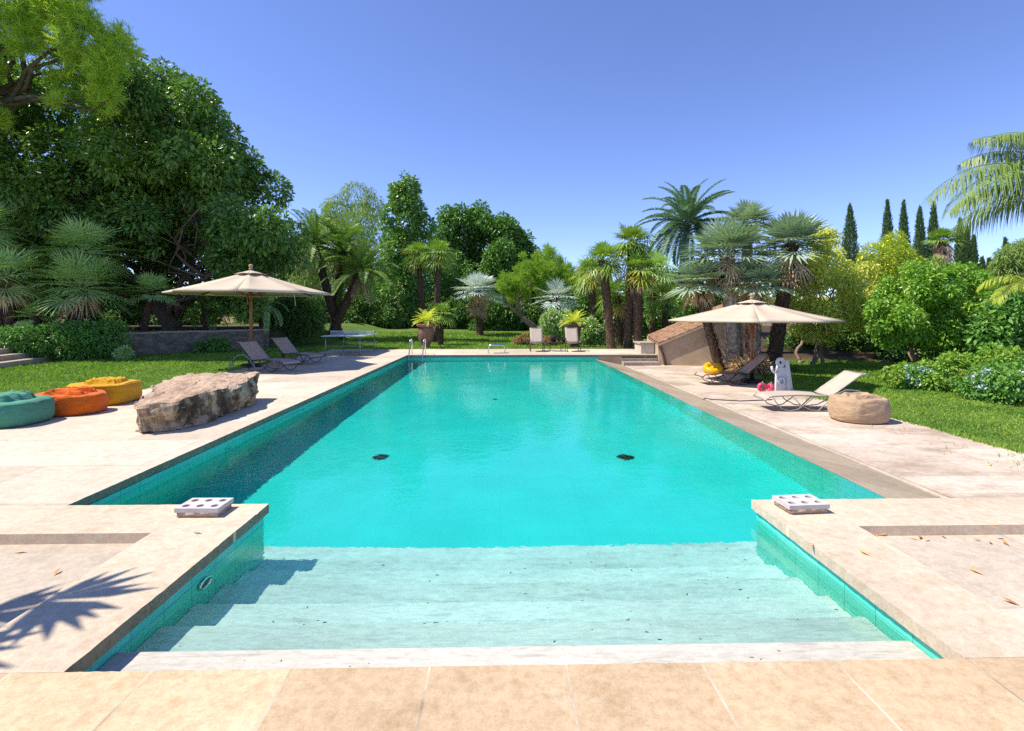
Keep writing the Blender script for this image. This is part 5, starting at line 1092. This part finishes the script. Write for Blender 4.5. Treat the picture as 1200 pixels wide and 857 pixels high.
# ---------- right: olive bush, acacia, cypresses, citrus, beds
b=ground_pt(948,20.5); tree('olive_yellow_tree','loose yellow olive small tree with thin forked trunks beside the umbrella','tree',b,lobed([(912,345),(925,310),(940,300),(955,280),(975,272),(1000,280),(1012,300),(1030,335),(1030,372),(1018,396),(985,390),(955,400),(930,385)],20.3,1.9,.75,36,.25,14,101,sep=.5),L['olive'],M['bark_pale'],21000,.15,.065,101,r0=.07,trunks=4,spread=.28,fork=.45,nl=7,grav=.6)
b=ground_pt(1040,26); tree('acacia_tree','feathery yellow flowering acacia between the olive tree and the citrus','tree',b,sil_blobs([(1000,330),(1012,296),(1030,285),(1050,272),(1066,290),(1080,312),(1100,330),(1085,352),(1030,358)],26,1.8,.45,70,102),L['acacia'],M['bark'],26000,.20,.028,102,r0=.1,extra=(L['yellowfl'],1500,.09,.08))
cyp=[(996,237,62,'wide dark cypress standing alone above the olive tree'),(1040,232,64,'tall pointed cypress above the acacia, second along the row from the olive tree'),(1059,233,66,'slim tall cypress close beside the pointed one, third along the row'),(1078,240,62,'cypress touched by the arching palm frond, fourth along the row'),(1094,234,66,'cypress behind the arching palm frond, fifth along the row'),(1125,254,72,'cypress rising directly behind the dry skirted palm'),(1133,262,76,'thin cypress just beside the one behind the skirted palm'),(1141,274,80,'slender cypress in the open gap under the palm frond'),(1151,301,92,'small distant cypress, first of two short ones near the row end'),(1159,302,95,'small distant cypress, second of two short ones near the row end'),(1178,278,84,'cypress at the end of the row behind the feathery shrub')]
for i,(px,ty,D,l) in enumerate(cyp):
    p=ground_pt(px,D); zt=at(px,ty,D).z; z0=p[2]+.3; t=thing('cypress_tree',l,'cypress',p,'row of dark cypresses'); r=np.random.default_rng(110+i); H=zt-z0; rmax=(.95 if i else 1.2)*(1 if D<70 else .9); n_=9000; f=1-np.sqrt(r.random(n_))*(1-.0); f=r.beta(1.0,1.5,n_); ra=rmax*np.minimum(1,(1-f)*1.75)**.75*np.minimum(1,.55+f*3); az=r.uniform(0,2*PI,n_); lump=1+.22*np.array([mnoise.noise(Vector((math.cos(a_)*1.6,math.sin(a_)*1.6,f_*H*.8+i*9))) for a_,f_ in zip(az,f)]); q=ra*lump*r.uniform(.45,1,n_); o_=np.stack([np.cos(az),np.sin(az),0*az],1)
    c_=V(p[0],p[1],z0)+o_*q[:,None]+V(0,0,1)*(f*H*.98)[:,None]; a=nrm(o_*.45+V(0,0,1.2)+r.normal(0,.3,(n_,3))); s_=nrm(np.cross(a,o_+r.normal(0,.4,(n_,3)))); l_=.34*r.uniform(.6,1.3,n_)[:,None]*(D/60); cq=np.stack([c_,c_+a*l_*.45+s_*.05*(D/60),c_+a*l_,c_+a*l_*.45-s_*.05*(D/60)],1)
    mm=MB(); mm.tube([(p[0],p[1],p[2]-.2),(p[0],p[1],p[2]+1),(p[0],p[1],z0+H*.9)],[.22,.18,.03],7); mm.build('trunk',M['bark'],t); cm=MB(); cm.quads(cq,np.clip(r.normal(.45,.2,n_),0,1)); cm.build('crown',L['cypress'],t,smooth=False)
p=ground_pt(1105,40); fan_palm('palm with a shaggy skirt of tan dead leaves standing before the cypresses',p,[tuple(at(1105,283,40))],L['trachy'],pet=.8,Rr=.95,n=40,nseg=15,seed=121,r0=.25,elev=(0,85),skirtn=70,skirtd=1.9,w_=.08,droop=.2)
b=ground_pt(1079,16.8); tree('citrus_tree','dense bright green citrus tree with several forked grey trunks on the lawn','tree',b,lobed([(1022,372),(1026,345),(1044,330),(1058,314),(1080,312),(1095,304),(1118,312),(1135,318),(1150,332),(1162,345),(1172,372),(1160,398),(1130,402),(1105,408),(1080,398),(1050,404),(1030,395)],16.8,1.9,.72,46,.22,15,122,sep=.55),L['orange'],M['bark_pale'],38000,.12,.06,122,shell=(.6,1.08),up=.5,out=.5,r0=.075,trunks=3,spread=.2,fork=.5,nl=8)
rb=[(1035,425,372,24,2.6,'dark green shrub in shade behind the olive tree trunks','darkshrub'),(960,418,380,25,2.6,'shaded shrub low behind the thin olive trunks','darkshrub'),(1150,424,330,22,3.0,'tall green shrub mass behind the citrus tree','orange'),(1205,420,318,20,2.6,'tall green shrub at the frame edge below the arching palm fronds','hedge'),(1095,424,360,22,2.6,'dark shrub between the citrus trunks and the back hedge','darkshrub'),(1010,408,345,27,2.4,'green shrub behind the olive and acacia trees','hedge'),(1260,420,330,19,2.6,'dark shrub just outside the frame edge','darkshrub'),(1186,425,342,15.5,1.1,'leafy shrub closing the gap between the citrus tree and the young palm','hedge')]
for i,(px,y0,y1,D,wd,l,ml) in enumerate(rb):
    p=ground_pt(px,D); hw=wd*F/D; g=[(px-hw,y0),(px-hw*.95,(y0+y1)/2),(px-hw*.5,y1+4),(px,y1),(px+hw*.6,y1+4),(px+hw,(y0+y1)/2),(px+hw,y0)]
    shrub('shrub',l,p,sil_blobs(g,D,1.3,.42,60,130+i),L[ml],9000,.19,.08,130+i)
p=ground_pt(1190,18,0); shrub('conifer_shrub','feathery drooping green conifer shrub above the yellow frond',p,sil_blobs([(1160,330),(1168,305),(1185,290),(1215,282),(1240,330)],18,1.2,.35,40,141),L['willow'],9000,.2,.03,141,grav=.8)
# flower beds
beds=[((12.3,13.6),(1.6,1.1,.62),'lantana','low yellow green bedding shrub at the front of the flower bed near the citrus trunk',(L['blue'],10,.05,.045,.09)),((13.9,13.2),(1.6,1.3,.95),'lantana','broad leafy bush with orange tips behind the blue flowers',(L['blue'],6,.05,.045,.09)),((12.15,11.6),(1.25,.95,.72),'hedge','bush dotted with clusters of pale blue flowers beside the lawn',(L['blue'],34,.055,.05,.10)),((13.2,10.9),(1.2,1.0,.8),'lantana','bush of blue flower clusters reaching the frame edge',(L['blue'],40,.055,.05,.10)),((11.35,13.6),(.5,.4,.38),'hedge','small outlying clump of pale blue flowers at the tip of the bed',(L['blue'],14,.05,.045,.09))]
for i,((x,y),r_,ml,l,fl) in enumerate(beds):
    z=gz(x,y); shrub('flower_bush',l,(x,y,z),ell_blobs((x,y,z+r_[2]*.45),(r_[0],r_[1],r_[2]*.75),60 if i<4 else 20,.22,150+i,low=-.35),L[ml],11000 if i<4 else 2500,.10,.055,150+i,cat='flower bush',flowers=fl)
# queen palm reaching in from outside the frame, its fronds arching over the bed
p=ground_pt(1290,11.0); t=thing('queen_palm','palm with long drooping fronds arching across the sky over the citrus tree','palm',p)
tp=at(1282,236,11.0); mm=MB(); palm_trunk(mm,[V(*p)-V(0,0,.2),(V(*p)+V(*tp))/2,tp],.16,.13,161,120,.06,.05); mm.build('trunk',M['bark'],t); cm=MB()
for i,(az,el,l_,dr) in enumerate([(178,40,4.05,1.7),(183,36,3.85,1.75),(166,72,3.0,1.65),(174,76,2.8,1.7),(160,64,2.9,1.7),(196,50,2.3,1.6),(150,40,2.6,1.6),(120,30,2.7,1.6),(215,20,2.4,1.6),(60,40,2.6,1.6),(0,40,2.6,1.6),(300,35,2.5,1.6),(250,40,2.3,1.6),(185,78,2.2,1.5),(100,70,2.4,1.5)]):
    frond(cm,tp,R(az),R(el),l_,dr,125,.78,.024,170+i,.5,.1,.95,.022)
cm.build('crown',L['queen'],t,smooth=False)
p=ground_pt(1235,12.5); t=thing('queen_palm','young palm at the frame edge with one yellow green frond hanging over the flower bed','palm',p); tp=at(1212,338,12.4); mm=MB(); palm_trunk(mm,[V(*p)-V(0,0,.2),(V(*p)+V(*tp))/2,tp],.11,.09,165,80,.06,.05); mm.build('trunk',M['bark'],t); cm=MB()
for i,(az,el,l_,dr) in enumerate([(176,30,1.15,2.2),(150,50,1.3,2.2),(205,45,1.0,2.1),(90,50,1.4,2),(20,50,1.3,2),(300,50,1.3,2)]): frond(cm,tp,R(az),R(el),l_,dr,44,.38,.03,190+i,.6,.1,.6,.016)
cm.build('crown',L['yellowfrond'],t,smooth=False)
# palm beyond the frame edge near the camera; its leaf throws the shadow on the sunken paving
t=thing('fan_palm','fan palm beyond the frame that casts its leaf shadow on the sunken paving','palm',(-6.1,2.5,-.07)); tp=V(-5.36,2.86,2.7); mm=MB(); palm_trunk(mm,[V(-6.1,2.5,-.3),V(-5.7,2.5,1.3),tp],.13,.12,201); mm.build('trunk',M['bark_palm'],t)
r=np.random.default_rng(203); qs=[];ts=[]; pm=MB()
for az,el,L_ in [(-4,12,.95),(-38,20,.9),(-75,25,.9),(-110,20,.9),(-150,15,.9),(175,20,.9),(-20,60,.6),(-100,60,.7),(-170,60,.7),(-60,-10,.8)]:
    az,el=R(az),R(el); d=V(math.cos(az)*math.cos(el),math.sin(az)*math.cos(el),math.sin(el)); q_=tp+d*L_; pm.tube([tp,q_],[.018,.01],5,caps=False); d2=nrm(d-V(0,0,.3)); s_=nrm(np.cross(d2,V(0,0,1))); fan(qs,ts,q_,d2,s_,np.cross(s_,d2),.56,11,.08,.1,.5,r,1.3)
pm.quads(np.concatenate(qs),np.concatenate(ts)); pm.build('crown',L['trachy'],t,smooth=False)

# ---------- far wood closing the view
fw=[]; r=np.random.default_rng(77)
for k in range(330):
    px=r.uniform(-500,1700); D=r.uniform(72,125); top=352+6*math.sin(px*.02)+r.normal(0,5); z1=at(px,top,D).z; z0=1.0; p=at(px,HY,D)
    for j in range(3): fw.append((p.x+r.normal(0,1.2),p.y+r.normal(0,1.2),z0+(z1-z0)*(j+.6)/3,r.uniform(1.3,2.4)))
cm=MB(); cm.quads(*leaf_quads(np.array(fw),60000,.9,.45,77)); o=cm.build('background_trees',L['round'],smooth=False); tag(o,'distant belt of green trees closing the view behind the garden','trees',kind='stuff')

# ---------- fallen leaves and weeds
r=np.random.default_rng(88); pts=[]
for px,py,z in [(1020,628,-.075),(1027,627,-.075),(1034,628,-.075),(1070,632,-.075),(1078,631,-.075),(1086,634,-.075),(1145,634,-.075),(1160,637,-.075),(1178,638,-.075),(1105,630,-.075),(1012,649,0),(1143,671,-.075),(1184,707,-.075),(1165,620,0),(23,648,-.075),(67,672,-.075),(118,634,-.075),(230,625,0),(950,640,0)]: p=gp(px,py,z); pts.append((p.x,p.y,z+.006,1.0))
for k in range(130):
    y=5+13*r.random()**1.6; e=RX+(0 if y<13 else .12*(y-13)); pts.append((e-abs(r.normal(0,.7)),y,ZR+.006,r.uniform(.4,1)))
for k in range(40): pts.append((LAWNX+abs(r.normal(0,1.1)),r.uniform(6,20),.006,r.uniform(.4,.9)))
q=[];ts=[]
for x,y,z,s in pts:
    a=r.uniform(0,2*PI); l=.036*s*r.uniform(.7,1.2); w_=l*.32; d=V(math.cos(a),math.sin(a),0);e=V(-d[1],d[0],0); c=V(x,y,z); q.append([c-d*l,c+e*w_+V(0,0,.008),c+d*l+V(0,0,.016),c-e*w_+V(0,0,.01)]); ts.append(r.random())
cm=MB(); cm.quads(np.array(q),ts); M['dryleaf']=leaf_mat('dry brown leaves',(.16,.07,.02),(.42,.2,.06),.7,.1); o=cm.build('fallen_leaves',M['dryleaf'],smooth=False); tag(o,'scattered dry brown leaves lying on the pale paving','fallen leaves',kind='stuff')
dq=[];r=np.random.default_rng(91)
for k in range(520):
    i=int(r.integers(0,7)); y0=YN if i==0 else tr[i-1]; y=y0+ (tr[i]-y0)*r.random(); x=r.uniform(SL+.05,SR-.05); cl=mnoise.noise(Vector((x*2.2,y*3,4.)))
    if cl<.05: continue
    a=r.uniform(0,2*PI); l=r.uniform(.003,.014); d=V(math.cos(a)*l*1.6,math.sin(a)*l*.7,0); e=V(-math.sin(a),math.cos(a),0)*l*.35; c=V(x,y,-.145-.145*i+.003); dq.append([c-d,c+e,c+d,c-e])
M['debris']=leaf_mat('olive brown debris',(.03,.035,.012),(.12,.11,.04),.8,.1); cm=MB(); cm.quads(np.array(dq),r.random(len(dq))); o=cm.build('step_debris',M['debris'],smooth=False); tag(o,'specks of leaf debris settled on the white pool steps','debris',kind='stuff')
wq=[]
for k in range(900):
    y=5.2+9*r.random()**1.5; x=RX-.15-abs(r.normal(0,.45)) ; 
    if wn(x,y,1.6,3)<.12: continue
    a=r.uniform(0,2*PI); h=r.uniform(.015,.05); d=V(math.cos(a),math.sin(a),0)*.006; c=V(x,y,ZR); b_=V(r.normal(0,.02),r.normal(0,.02),h); wq.append([c-d,c+d,c+b_+d*.4,c+b_-d*.4])
cm=MB(); cm.quads(np.array(wq),r.random(len(wq))); o=cm.build('paving_weeds',L['grass'],smooth=False); tag(o,'thin weeds sprouting in the joints of the stained paving','weeds',kind='stuff')
